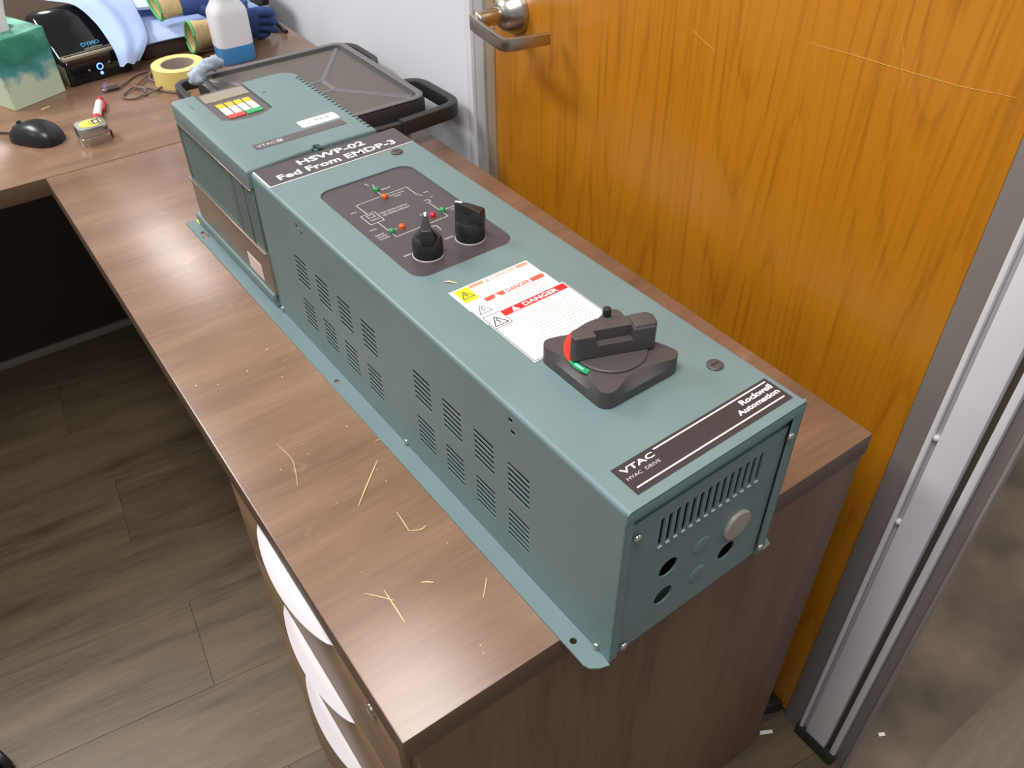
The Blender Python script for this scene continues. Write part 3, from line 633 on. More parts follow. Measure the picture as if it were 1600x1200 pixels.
obj('lock_peg', MB().lathe((nx, ny, zd + 0.012), [(0.0036, 0), (0.0038, 0.012), (0.0040, 0.0155), (0.0034, 0.0185), (0.001, 0.0195)], n=18), sw, BLACK, smooth=True, ang=50)

# ---- brand plate at the near end
bp = dob('brand_plate', MB().box((0.0188, 0.0090, H), (0.1938, 0.0393, H + 0.0005)), mat('brand_brown', (54, 48, 51), 0.45))
zb = H + 0.0006
text('VTAC', 0.0235, 0.0570, 0.0300, 0.0353, zb, WHITEP, bp, bold=0.018, shear=0.0)
text('HVAC  DRIVE', 0.0225, 0.0565, 0.0232, 0.0262, zb, GREYP, bp, bold=0.0)
obj('pinstripe', MB().box((0.0600, 0.0352, zb - 0.0001), (0.1905, 0.0366, zb + 0.0001)).box((0.0230, 0.0138, zb - 0.0001), (0.1895, 0.0152, zb + 0.0001)), bp, mat('cream_print', (226, 214, 206), 0.5))
text('Rockwell', 0.1530, 0.1905, 0.0272, 0.0330, zb, WHITEP, bp, bold=0.03)
text('Automation', 0.1420, 0.1908, 0.0198, 0.0252, zb, WHITEP, bp, bold=0.03)

# ================================================================== things on the desks
# ---- black tote
TO = empty('plastic_tote', (0.46, 1.13, 0)); tag(TO, 'shallow black plastic tote with ribbed lid and bail handles against the wall', 'tote')
def tob(name, data, m=None, **kw):
    o = obj(name, data, TO, m, **kw); o.location = (-0.46, -1.13, 0); return o
TOTE = mat('tote_black', (44, 41, 42), 0.5, bump=0.1, bscale=500); TLID = mat('tote_lid', (92, 84, 78), 0.5, bump=0.25, bscale=500); TRIM = mat('tote_lid_rim', (104, 100, 102), 0.42)
def rr3(x0, x1, y0, y1, r, z): return [(x, y, z) for x, y in rrect(x0, x1, y0, y1, r, 5)]
tob('body', MB().loft([rr3(0.335, 0.595, 0.99, 1.275, 0.02, 0), rr3(0.318, 0.611, 0.972, 1.293, 0.024, 0.040)]), TOTE, smooth=True, ang=40)
x0, x1, y0, y1 = 0.308, 0.618, 0.960, 1.303
tob('lid', MB().loft([rr3(x0, x1, y0, y1, 0.028, 0.038), rr3(x0, x1, y0, y1, 0.028, 0.060), rr3(x0 + 0.005, x1 - 0.005, y0 + 0.005, y1 - 0.005, 0.024, 0.068), rr3(x0 + 0.016, x1 - 0.016, y0 + 0.016, y1 - 0.016, 0.018, 0.068), rr3(x0 + 0.022, x1 - 0.022, y0 + 0.022, y1 - 0.022, 0.014, 0.0625)]), TOTE, smooth=True, ang=40)
tob('lid_panel', MB().prism(rrect(x0 + 0.021, x1 - 0.021, y0 + 0.021, y1 - 0.021, 0.014, 5), 0.0620, 0.0632), TLID)
rim = MB()
for a, b_ in (((x0 + 0.005, y0 + 0.007), (x1 - 0.005, y0 + 0.019)), ((x0 + 0.005, y1 - 0.019), (x1 - 0.005, y1 - 0.007))): pass
inn = rr3(x0 + 0.008, x1 - 0.008, y0 + 0.008, y1 - 0.008, 0.022, 0.0684)
tob('lid_rim', MB().tube(inn, 0.0062, n=8, flat=0.25, closed=True), TRIM, smooth=True)
cx0, cx1, cy0, cy1 = 0.428, 0.500, 1.097, 1.147
for a, b_ in (((x0 + 0.024, y0 + 0.024), (cx0, cy0)), ((x1 - 0.024, y0 + 0.024), (cx1, cy0)), ((x0 + 0.024, y1 - 0.024), (cx0, cy1)), ((x1 - 0.024, y1 - 0.024), (cx1, cy1)),
              ((cx0, cy0), (cx1, cy0)), ((cx1, cy0), (cx1, cy1)), ((cx1, cy1), (cx0, cy1)), ((cx0, cy1), (cx0, cy0))):
    tob('lid_rib', MB().tube([(a[0], a[1], 0.0632), (b_[0], b_[1], 0.0632)], 0.0055, n=8, flat=0.45), TRIM, smooth=True)
def bail(pts, r, m, name, zc):
    P = [Vector((p[0], p[1], zc)) for p in pts]; out = []
    for i in range(len(P)):                       # round the corners
        if i in (0, len(P) - 1): out.append(P[i]); continue
        a = (P[i - 1] - P[i]).normalized() * 0.03; b_ = (P[i + 1] - P[i]).normalized() * 0.03
        for k in range(6):
            t = k / 5; out.append((P[i] + a) * (1 - t) ** 2 + P[i] * 2 * t * (1 - t) + (P[i] + b_) * t * t)
    b = MB(); R = []
    for i, p in enumerate(out):
        t = (out[min(i + 1, len(out) - 1)] - out[max(i - 1, 0)]).normalized(); n = Vector((-t.y, t.x, 0)) * r[0]
        up = Vector((0, 0, r[1])); R.append([tuple(p + n - up), tuple(p + n + up), tuple(p - n + up), tuple(p - n - up)])
    tob(name, b.loft(R), m, bevel=0.0025)
bail([(0.612, 1.075), (0.656, 1.072), (0.660, 0.934), (0.536, 0.924)], (0.0085, 0.013), mat('bail_black', (38, 37, 36), 0.45), 'bail_grip', 0.044)
bail([(0.537, 0.926), (0.420, 0.930), (0.275, 0.930), (0.270, 1.070), (0.310, 1.075)], (0.007, 0.010), TOTE, 'bail_handle', 0.044)
bail([(0.612, 1.205), (0.650, 1.208), (0.650, 1.336), (0.284, 1.346), (0.280, 1.215), (0.310, 1.21)], (0.006, 0.009), TOTE, 'bail_handle', 0.040)

# ---- twisted rag on the tote
def lump(path, rad, n=14, amp=0.25, seed=1, flat=1.0):
    rnd = random.Random(seed); P = [Vector(p) for p in path]; R = []
    ph = [rnd.uniform(0, 6.28) for _ in range(6)]
    for i, p in enumerate(P):
        t = (P[min(i + 1, len(P) - 1)] - P[max(i - 1, 0)]).normalized(); a = t.cross(Vector((0, 0, 1))).normalized(); b = a.cross(t)
        R.append([tuple(p + (a * math.cos(q) + b * flat * math.sin(q)) * rad[i] * (1 + amp * math.sin(3 * q + ph[0] + i * 0.9) * 0.6 + amp * 0.4 * math.sin(5 * q + ph[1] + i * 1.7))) for q in [2 * PI * k / n for k in range(n)]])
    return MB().loft(R)
NT = 15
path = [(0.288 + 0.072 * t, 1.228 + 0.062 * t, 0.086 + 0.010 * math.sin(PI * t)) for t in [k / NT for k in range(NT + 1)]]
rad = [0.008 + 0.006 * abs(math.sin(6 * k / NT * PI)) * (1 if k < 6 else 0.2) + 0.004 * (k / NT) for k in range(NT + 1)]
rad[0] = 0.004; rad[-1] = 0.004
rag = obj('rag_twist', lump(path, rad, 18, 0.3, 4), None, mat('grey_blue_cloth', (168, 182, 198), 0.8, var=0.3, scale=90), smooth=True, ang=80)
tag(rag, 'grey-blue twisted rag lying on the tote lid', 'rag')

# ---- masking tape
tp = obj('masking_tape', MB().lathe((0.330, 1.475, 0), [(0.034, 0.0005), (0.0515, 0.0005), (0.0515, 0.036), (0.034, 0.036), (0.034, 0.0005)], n=48), None, mat('tape_yellow', (232, 208, 128), 0.55), smooth=True, ang=40)
tag(tp, 'roll of yellow masking tape lying flat next to the tote', 'tape')
obj('cardboard_core', MB().lathe((0.330, 1.475, 0), [(0.0315, 0.001), (0.0339, 0.001), (0.0339, 0.0355), (0.0315, 0.0355), (0.0315, 0.001)], n=48), tp, mat('core_grey', (160, 146, 134), 0.8), smooth=True, ang=40)

# ---- tissue box
A = Vector((0.020, 1.519)); B_ = Vector((0.124, 1.5635)); u = (B_ - A).normalized(); v = Vector((-u.y, u.x)); SZ = (B_ - A).length
TB = empty('tissue_box', (A.x + (u.x + v.x) * SZ / 2, A.y + (u.y + v.y) * SZ / 2, 0.0), math.atan2(u.y, u.x)); tag(TB, 'teal and cream patterned tissue box with a white tissue pulled up', 'tissue box')
tm = bpy.data.materials.new('seaside_print'); tm.use_nodes = True; nt = tm.node_tree; b = nt.nodes['Principled BSDF']; b.inputs['Roughness'].default_value = 0.5
tc = nt.nodes.new('ShaderNodeTexCoord'); sx = nt.nodes.new('ShaderNodeSeparateXYZ'); nt.links.new(tc.outputs['Object'], sx.inputs[0])
nn = nt.nodes.new('ShaderNodeTexNoise'); nn.inputs['Scale'].default_value = 22; nn.inputs['Detail'].default_value = 5; nt.links.new(tc.outputs['Object'], nn.inputs['Vector'])
ma = nt.nodes.new('ShaderNodeMath'); ma.operation = 'MULTIPLY_ADD'; ma.inputs[1].default_value = 0.10; nt.links.new(nn.outputs[0], ma.inputs[0]); nt.links.new(sx.outputs[2], ma.inputs[2])
mr = nt.nodes.new('ShaderNodeMapRange'); mr.inputs[1].default_value = 0.03; mr.inputs[2].default_value = 0.185; nt.links.new(ma.outputs[0], mr.inputs[0])
cr = nt.nodes.new('ShaderNodeValToRGB'); nt.links.new(mr.outputs[0], cr.inputs[0]); e = cr.color_ramp.elements
e[0].position = 0.0; e[0].color = lin((196, 214, 184)); e[1].position = 1.0; e[1].color = lin((120, 190, 168))
for ps, cc in ((0.42, (190, 204, 178)), (0.54, (74, 146, 150)), (0.70, (40, 118, 104)), (0.86, (52, 138, 112))):
    q = e.new(ps); q.color = lin(cc)
nt.links.new(cr.outputs[0], b.inputs['Base Color'])
hs_ = SZ / 2
bx_ = MB().box((-hs_, -hs_, 0), (hs_, hs_, 0.128)).mesh('carton', tm, bevel=0.0015)
bx_ = cut(bx_, MB().prism([(0.032 * math.cos(a), 0.022 * math.sin(a)) for a in [2 * PI * k / 24 for k in range(24)]], 0.12, 0.14).mesh('c'))
obj('carton', bx_, TB)
tt = MB()
def tf(s, t):
    a = 2 * PI * s; r = 0.022 + 0.034 * t ** 1.3 * (1 + 0.35 * math.sin(3 * a + 2 * t)); z = 0.122 + 0.085 * t * (1 + 0.25 * math.sin(2 * a + 1))
    return (r * math.cos(a) - 0.012 * t, 0.6 * r * math.sin(a) + 0.01 * t, z)
tt.grid(tf, 36, 10)
obj('tissue', tt, TB, mat('tissue_white', (236, 230, 226), 0.9), smooth=True, solid=0.0006)

# ---- label printer
LPn = empty('label_printer', (0.203, 1.584, 0.0), math.radians(9)); tag(LPn, 'glossy black label printer with blue power light between tissue box and towels', 'printer')
pw = 0.066
sec = [(-0.0, 0.0), (-0.0, 0.040), (0.004, 0.047), (0.030, 0.050), (0.060, 0.072), (0.090, 0.098), (0.112, 0.110), (0.135, 0.113), (0.152, 0.106), (0.162, 0.090), (0.165, 0.0)]
pb = MB(); R = []
for x, k in ((-pw, 0.90), (-pw + 0.003, 0.965), (-pw + 0.010, 1.0), (pw - 0.010, 1.0), (pw - 0.003, 0.965), (pw, 0.90)):
    R.append([(x, y * (0.97 if abs(x) == pw else 1) + (0.003 if abs(x) == pw else 0), z * (k if z > 0 else 1)) for y, z in sec])
obj('housing', pb.loft(R), LPn, BLACK_G, smooth=True, ang=50)
obj('side_strip', MB().box((-pw - 0.0015, 0.004, 0.002), (-pw + 0.002, 0.040, 0.038)), LPn, mat('grey_green', (120, 122, 104), 0.5), bevel=0.002)
slotm = mat('silver_trim', (158, 152, 128), 0.35, 0.2)
obj('slot_trim', MB().prism([(-pw + 0.006, 0.0085), (pw - 0.006, 0.0085), (pw - 0.003, 0.012), (pw - 0.003, 0.026), (pw - 0.006, 0.0285), (-pw + 0.006, 0.0285), (-pw + 0.003, 0.026), (-pw + 0.003, 0.012)], 0.0440, 0.0530), LPn, slotm, bevel=0.0015)
obj('label_slot', MB().box((-pw + 0.010, 0.015, 0.0530), (pw - 0.010, 0.0222, 0.0534)), LPn, BLACK)
def slope(name, s_, x0, x1, y0, y1, m):
    t = text(s_, x0, x1, 0, y1 - y0, 0, m, LPn, bold=0.02); t.name = name
    t.rotation_euler = (math.radians(36.3), 0, 0); t.location = (0, y0, 0.0500 + (y0 - 0.030) * 0.733 + 0.0008); return t
slope('lettering', 'DYMO', -0.008, 0.030, 0.0385, 0.0475, mat('cyan_print', (70, 150, 190), 0.4))
slope('lettering', 'LabelWriter', -0.006, 0.032, 0.0325, 0.0360, mat('silver_print', (168, 160, 150), 0.4))
def fdisc(x, z, r, m, d=0.0015, name='button', ri=None):
    b = MB().lathe((x, -0.0, z), [(r, 0), (r, -d), (r * 0.8, -d * 1.4), (0.0001, -d * 1.5)] if not ri else [(ri, 0.0), (r, 0.0), (r, -d), (ri, -d), (ri, 0.0)], axis=1, n=20)
    return obj(name, b, LPn, m, smooth=True, ang=50)
fdisc(0.001, 0.026, 0.0068, mat('blue_light', (120, 160, 255), 0.3, emit=((80, 130, 255), 2.5)), name='power_light', ri=0.0048)
fdisc(0.001, 0.026, 0.0047, BLACK_G, name='power_button')
fdisc(0.001, 0.0125, 0.0032, mat('blue_light', (120, 160, 255)), name='status_light')
fdisc(-0.022, 0.0235, 0.0026, mat('dim_icon', (120, 112, 104), 0.5), name='feed_icon'); fdisc(0.022, 0.029, 0.0026, mat('dim_icon', (120, 112, 104)), name='eject_icon')

# ---- dark tray with blue shop towels
tray = obj('document_tray', MB().prism(rrect(0.300, 0.585, 1.630, 1.925, 0.012, 4), 0, 0.037), None, mat('tray_brown', (58, 46, 42), 0.5), bevel=0.003)
tag(tray, 'low dark brown box under the blue towels', 'box')
TOW = mat('blue_towel', (172, 194, 238), 0.85, bump=0.5, bscale=900, var=0.04, scale=20)
def flat_t(s, t):
    x = 0.295 + 0.295 * s; y = 1.622 + 0.31 * t
    return (x, y, 0.0425 + 0.002 * math.sin(7 * s + 4 * t) + 0.002 * math.sin(13 * t) + 0.016 * t * t * (1 - 0.5 * s) - 0.010 * max(0, (0.05 - t)) / 0.05)
tw = obj('shop_towel', MB().grid(flat_t, 24, 20), None, TOW, smooth=True, solid=0.003); tag(tw, 'flat pale blue shop towel spread on the dark box', 'towel')
def top_t(s, t):
    x = 0.305 + 0.325 * s; y = 1.745 + 0.19 * t - 0.03 * s
    return (x, y, 0.066 + 0.018 * t + 0.006 * math.sin(5 * s + 2) + 0.016 * t * (1 - s))
tw2 = obj('shop_towel', MB().grid(top_t, 20, 14), None, mat('blue_towel_light', (196, 212, 244), 0.85, bump=0.4, bscale=900), smooth=True, solid=0.006); tag(tw2, 'folded paler blue towel lying on top of the flat one at the back', 'towel')
# towel draped over the printer: rows run from the back top down to the loose front end
rows = [[(0.140, 1.790, 0.120), (0.185, 1.795, 0.126), (0.235, 1.800, 0.122), (0.290, 1.80, 0.105), (0.345, 1.80, 0.085)],
        [(0.176, 1.740, 0.119), (0.200, 1.740, 0.125), (0.240, 1.738, 0.123), (0.285, 1.735, 0.104), (0.335, 1.725, 0.078)],
        [(0.212, 1.690, 0.115), (0.230, 1.690, 0.119), (0.258, 1.685, 0.114), (0.292, 1.678, 0.094), (0.328, 1.668, 0.070)],
        [(0.232, 1.645, 0.090), (0.246, 1.642, 0.096), (0.268, 1.636, 0.093), (0.294, 1.630, 0.078), (0.320, 1.622, 0.060)],
        [(0.238, 1.604, 0.066), (0.251, 1.602, 0.072), (0.271, 1.598, 0.070), (0.292, 1.597, 0.060), (0.314, 1.602, 0.050)],
        [(0.240, 1.574, 0.044), (0.250, 1.570, 0.050), (0.264, 1.568, 0.050), (0.280, 1.572, 0.044), (0.296, 1.580, 0.038)],
        [(0.238, 1.562, 0.022), (0.246, 1.558, 0.026), (0.257, 1.557, 0.027), (0.268, 1.563, 0.025), (0.279, 1.572, 0.024)]]
def drape(s, t):
    def cr_(p, q): 
        i = min(int(q), len(p) - 2); f = q - i; g = lambda k: Vector(p[max(0, min(len(p) - 1, k))])
        a, b_, c, d = g(i - 1), g(i), g(i + 1), g(i + 2)
        return 0.5 * ((2 * b_) + (c - a) * f + (2 * a - 5 * b_ + 4 * c - d) * f * f + (3 * b_ - a - 3 * c + d) * f ** 3)
    cols_ = [cr_([r[k] for r in rows], t * (len(rows) - 1)) for k in range(5)]
    p = cr_(cols_, s * 4); return (p.x, p.y, p.z + 0.0022 * math.sin(s * 14 + t * 2))
dt = obj('shop_towel', MB().grid(drape, 28, 36), None, TOW, smooth=True, solid=0.0018); tag(dt, 'light blue towel draped over the side of the black printer', 'towel')

# ---- spray bottle
BO = empty('squeeze_bottle', (0.466, 1.518, 0)); tag(BO, 'translucent white bottle partly filled with blue liquid', 'bottle')
bm_ = bpy.data.materials.new('frosted_plastic'); bm_.use_nodes = True; nt = bm_.node_tree; b = nt.nodes['Principled BSDF']
b.inputs['Base Color'].default_value = lin((236, 236, 240)); b.inputs['Roughness'].default_value = 0.45
tp_ = nt.nodes.new('ShaderNodeBsdfTransparent'); tp_.inputs[0].default_value = (0.92, 0.94, 1, 1); mx_ = nt.nodes.new('ShaderNodeMixShader'); mx_.inputs[0].default_value = 0.22
nt.links.new(b.outputs[0], mx_.inputs[1]); nt.links.new(tp_.outputs[0], mx_.inputs[2]); nt.links.new(mx_.outputs[0], nt.nodes['Material Output'].inputs[0])
def bring(w_, d, z, r): return rr3(-w_, w_, -d, d, min(r, w_ * 0.98, d * 0.98), z)
shell = [bring(0.039, 0.029, 0.0362, 0.018), bring(0.039, 0.029, 0.100, 0.018), bring(0.037, 0.0275, 0.108, 0.018), bring(0.030, 0.024, 0.120, 0.020), bring(0.026, 0.022, 0.128, 0.021), bring(0.0245, 0.0215, 0.150, 0.021), bring(0.016, 0.016, 0.180, 0.0158), bring(0.0135, 0.0135, 0.186, 0.0132), bring(0.0135, 0.0135, 0.200, 0.0132)]
obj('shell', MB().loft(shell), BO, bm_, smooth=True, ang=50)
obj('liquid_filled_base', MB().loft([bring(0.0365, 0.0265, 0.0, 0.016), bring(0.039, 0.029, 0.004, 0.018), bring(0.039, 0.029, 0.036, 0.018)]), BO, mat('blue_liquid', (66, 142, 206), 0.35), smooth=True, ang=50)
obj('cap', MB().lathe((0, 0, 0.197), [(0.0165, 0), (0.0165, 0.022), (0.012, 0.027), (0.004, 0.042), (0.0015, 0.043)], n=24), BO, mat('white_cap', (230, 230, 232), 0.4), smooth=True, ang=40)

# ---- work gloves
GB = mat('glove_blue', (38, 66, 122), 0.7, var=0.15, scale=60); GT = mat('glove_knit', (196, 172, 124), 0.9, var=0.12, scale=160, bump=0.8, bscale=700); GG = mat('glove_hem', (92, 176, 112), 0.8, bump=0.6, bscale=600)
def ell(c, ax, up, a, b, n=24, wob=0.0):
    return [tuple(c + ax * a * math.cos(q) * (1 + wob * math.sin(2 * q + 0.7)) + up * b * math.sin(q) * (1 + wob * math.sin(3 * q))) for q in [2 * PI * k / n for k in range(n)]]
def glove(name, label, p0, heading, tilt, fingers, k=1.0, roll=0.0, open_=0.6):
    d = Vector((math.cos(heading), math.sin(heading), tilt)).normalized(); s_ = Vector((-math.sin(heading), math.cos(heading), 0)); up = d.cross(s_) * -1
    up = s_.cross(d) * -1 if up.z < 0 else up
    if up.z < 0: up = -up
    c_, sn = math.cos(roll), math.sin(roll); s2 = s_ * c_ + up * sn; u2 = up * c_ - s_ * sn
    p0 = Vector(p0); E_ = empty(name, (p0.x, p0.y, 0)); tag(E_, label, 'glove', 'work gloves on the main desk')
    def go(nm, b, m, **kw):
        o = obj(nm, b, E_, m, **kw); o.location = (-p0.x, -p0.y, 0); return o
    cu = MB(); R = [ell(p0 + d * t * k, s2, u2, w_ * k, h_ * k, wob=0.05) for t, w_, h_ in ((0.018, 0.036, 0.017 * open_ / 0.6), (0.0, 0.040, 0.020 * open_ / 0.6), (0.002, 0.043, 0.023 * open_ / 0.6), (0.02, 0.042, 0.023), (0.040, 0.040, 0.022), (0.055, 0.042, 0.022))]
    R.insert(0, ell(p0 + d * 0.04 * k, s2, u2, 0.030 * k, 0.013 * k))
    go('cuff', cu.loft(R, cap=False), GT, smooth=True, ang=80)
    go('hem', MB().tube(ell(p0, s2, u2, 0.0415 * k, 0.0215 * k * open_ / 0.6, 28, 0.05), 0.0036 * k, n=8, closed=True), GG, smooth=True)
    pm = MB().loft([ell(p0 + d * t * k, s2, u2, w_ * k, h_ * k, wob=0.04) for t, w_, h_ in ((0.048, 0.039, 0.0195), (0.054, 0.0450, 0.024), (0.10, 0.050, 0.024), (0.145, 0.050, 0.021), (0.168, 0.046, 0.017), (0.176, 0.040, 0.010))])
    go('palm', pm, GB, smooth=True, ang=80)
    for i, (off, ln, bend, sp) in enumerate(fingers):
        root = p0 + d * 0.160 * k + s2 * off * k; P = []
        for j in range(7):
            t = j / 6; P.append(root + d * ln * k * t * math.cos(bend * t) + s2 * sp * ln * k * t - Vector((0, 0, 1)) * ln * k * t * math.sin(bend * t * 0.8))
        P = [Vector((q.x, q.y, max(q.z, 0.0115))) for q in P]
        f_ = go('finger', MB().tube([tuple(q) for q in P], [r_ * k for r_ in (0.0118, 0.0122, 0.0118, 0.0118, 0.0112, 0.0095, 0.004)], n=10), GB, smooth=True, ang=80)
        if i % 2 == 0:
            q = P[3]; o = obj('knit_back', MB().tube([tuple(P[1] + Vector((0, 0, 0.0035))), tuple(P[2] + Vector((0, 0, 0.0040))), tuple(P[3] + Vector((0, 0, 0.0035)))], [0.006 * k, 0.0095 * k, 0.004 * k], n=8), f_, GT, smooth=True)
    root = p0 + d * 0.095 * k - s2 * 0.040 * k; P = [root + (d * 0.75 - s2 * 0.62).normalized() * 0.062 * k * t / 5 + Vector((0, 0, -0.004 * t / 5)) for t in range(6)]
    P = [Vector((q.x, q.y, max(q.z, 0.013))) for q in P]
    go('thumb', MB().tube([tuple(q) for q in P], [0.014 * k, 0.0142 * k, 0.0135 * k, 0.013 * k, 0.0108 * k, 0.004 * k], n=10), GB, smooth=True, ang=80)
    return E_
FN = [(0.034, 0.058, 0.5, 0.18), (0.012, 0.072, 0.4, 0.05), (-0.011, 0.070, 0.45, -0.06), (-0.033, 0.060, 0.5, -0.20)]
glove('work_glove', 'blue work glove with tan green-hemmed cuff lying over the blue towel', (0.360, 1.662, 0.101), 0.12, 0.0, FN, 0.92, roll=0.7, open_=0.62)
glove('work_glove', 'blue work glove with open cuff pointing out beside the masking tape', (0.398, 1.582, 0.0435), 0.02, 0.0, FN, 0.88, roll=-1.05, open_=0.85)

# ---- computer mouse, tape measure, pen, cable
MO = empty('computer_mouse', (0.026, 1.364, 0), 0.62); tag(MO, 'black wired computer mouse on the main desk', 'mouse')
def mf(t, q):
    a = 2 * PI * q; L = 0.053; y = -L + 2 * L * t; w_ = 0.034 * math.sqrt(max(0, 1 - abs(2 * t - 1) ** 2.8)) * (1 - 0.08 * math.sin(PI * t)) + 0.0002
    h_ = 0.040 * (math.sin(PI * (0.06 + 0.88 * t)) ** 0.6) * (1 - 0.25 * t) ; ca_ = math.cos(a); sa_ = math.sin(a)
    x = w_ * math.copysign(abs(ca_) ** 0.8, ca_); z = max(0, sa_) ** 0.8 * h_ * min(1, w_ / 0.02) + 0.0006
    return (x, y, z)
obj('shell', MB().loft([[mf(i / 22, k / 28) for k in range(28)] for i in range(23)]), MO, mat('mouse_black', (30, 31, 34), 0.32), smooth=True, ang=80)
obj('scroll_wheel', MB().lathe((-0.0028, 0.030, 0.0255), [(0.004, 0), (0.0062, 0.001), (0.0062, 0.0046), (0.004, 0.0056)], axis=0, n=18), MO, BLACK_G, smooth=True, ang=40)
obj('button_seam', MB().tube([(0.0, 0.016, 0.0285), (0.0, 0.030, 0.0262), (0.0, 0.044, 0.021), (0, 0.052, 0.015)], 0.0007), MO, DARK)
obj('cord', MB().tube([(0, 0.050, 0.006), (-0.004, 0.075, 0.004), (-0.004, 0.11, 0.003), (0.002, 0.16, 0.003), (-0.03, 0.22, 0.003)], 0.002), MO, BLACK, smooth=True)

TM = empty('tape_measure', (0.110, 1.296, 0), 0.04); TM.scale = (0.82, 0.82, 0.86); tag(TM, 'chrome tape measure with a yellow badge on the main desk', 'tape measure')
CASE = mat('chrome_case', (196, 192, 186), 0.18, 0.9)
pts = rrect(-0.034, 0.032, -0.029, 0.029, 0.016, 6)
sc = lambda k, z: [(x * k, y * k, z) for x, y in pts]
obj('case', MB().loft([sc(0.95, 0.0), sc(1.0, 0.004), sc(1.0, 0.0175), sc(0.975, 0.0182), sc(0.975, 0.0195), sc(1.0, 0.0202), sc(1.0, 0.034), sc(0.93, 0.038)]), TM, CASE, smooth=True, ang=40)
bd = obj('badge', MB().prism([(-0.001 + 0.0235 * math.cos(a), 0.001 + 0.0195 * math.sin(a)) for a in [2 * PI * k / 36 for k in range(36)]], 0.038, 0.0386), TM, mat('badge_yellow', (238, 214, 30), 0.35))
obj('badge_panel', MB().prism([(0.004, -0.012), (0.019, -0.010), (0.019, 0.012), (0.004, 0.014)], 0.0386, 0.0389), bd, INK)
obj('badge_logo', MB().prism([(0.008, -0.006), (0.015, -0.006), (0.015, 0.006), (0.008, 0.006)], 0.0389, 0.0391), bd, WHITEP)
obj('badge_line', MB().box((-0.0005, -0.016, 0.0386), (0.0012, 0.016, 0.0389)), bd, INK)
obj('blade_hook', MB().box((0.0325, -0.020, 0.004), (0.0345, -0.006, 0.020)), TM, mat('hook_red', (120, 50, 44), 0.4), bevel=0.0005, seg=1)

PN = empty('marker_pen', (0.146, 1.408, 0)); tag(PN, 'short white marker pen with red ends behind the tape measure', 'marker')
def pen(a, b_, r, m, nm, prof=None):
    a, b_ = Vector(a), Vector(b_); o = obj(nm, MB().tube([tuple(a + (b_ - a) * t) for t in (0, 0.04, 0.5, 0.96, 1)], [r * 0.8, r, r, r, r * 0.8], n=14), PN, m, smooth=True, ang=40); o.location = (-0.146, -1.408, 0)
PR = mat('pen_red', (190, 40, 40), 0.35)
pen((0.129, 1.356, 0.0085), (0.136, 1.378, 0.0085), 0.0080, PR, 'cap')
pen((0.136, 1.378, 0.0085), (0.159, 1.444, 0.0085), 0.0074, mat('pen_white', (238, 222, 222), 0.35), 'barrel')
pen((0.159, 1.444, 0.0085), (0.164, 1.458, 0.0085), 0.0062, PR, 'end_plug')
clip = obj('clip', MB().tube([(0.1685, 1.446, 0.0075), (0.1600, 1.420, 0.0075), (0.1560, 1.405, 0.0085)], 0.0028, n=8), PN, PR, smooth=True); clip.location = (-0.146, -1.408, 0)

sk = obj('wooden_stick', MB().box((-0.009, -0.0022, 0), (0.009, 0.0022, 0.0022)), None, mat('pale_wood', (206, 172, 128), 0.7), bevel=0.0006, seg=1); sk.location = (0.070, 1.499, 0.0); sk.rotation_euler = (0, 0, 0.35)
tag(sk, 'tiny pale wooden stick lying between mouse and tissue box', 'stick')

CB = empty('data_cable', (0.24, 1.49, 0)); tag(CB, 'coiled grey-brown data cable with metal plug in front of the printer', 'cable')
def cob(nm, b_, m, **kw):
    o = obj(nm, b_, CB, m, **kw); o.location = (-0.24, -1.49, 0); return o
CABM = mat('cable_grey', (112, 94, 86), 0.5)
def smoothpath(pts, n=8):
    P = [Vector(p) for p in pts]; out = []
    for i in range(len(P) - 1):
        a, b_, c, d = P[max(i - 1, 0)], P[i], P[i + 1], P[min(i + 2, len(P) - 1)]
        for k in range(n):
            f = k / n; out.append(tuple(0.5 * ((2 * b_) + (c - a) * f + (2 * a - 5 * b_ + 4 * c - d) * f * f + (3 * b_ - a - 3 * c + d) * f ** 3)))
    return out + [tuple(P[-1])]
cob('cord', MB().tube(smoothpath([(0.212, 1.507, 0.005), (0.232, 1.526, 0.004), (0.262, 1.556, 0.003), (0.296, 1.560, 0.003), (0.282, 1.535, 0.006), (0.250, 1.500, 0.006), (0.212, 1.470, 0.003), (0.208, 1.448, 0.003), (0.228, 1.436, 0.003), (0.252, 1.455, 0.007), (0.236, 1.484, 0.008), (0.262, 1.470, 0.003), (0.276, 1.446, 0.003), (0.300, 1.413, 0.003), (0.322, 1.400, 0.003)]), 0.0022, n=8), CABM, smooth=True)
cob('cord', MB().tube(smoothpath([(0.305, 1.590, 0.003), (0.292, 1.545, 0.007), (0.276, 1.505, 0.007), (0.290, 1.470, 0.004), (0.270, 1.442, 0.007), (0.240, 1.440, 0.003)]), 0.0022, n=8), CABM, smooth=True)
cob('plug_body', MB().tube([(0.190, 1.509, 0.006), (0.213, 1.508, 0.006)], 0.006, n=10, flat=0.7), mat('plug_dark', (64, 54, 50), 0.5), smooth=True, ang=40)
cob('plug_tip', MB().box((0.1795, 1.5035, 0.003), (0.1905, 1.5145, 0.008)), CHROME, bevel=0.0006, seg=1)

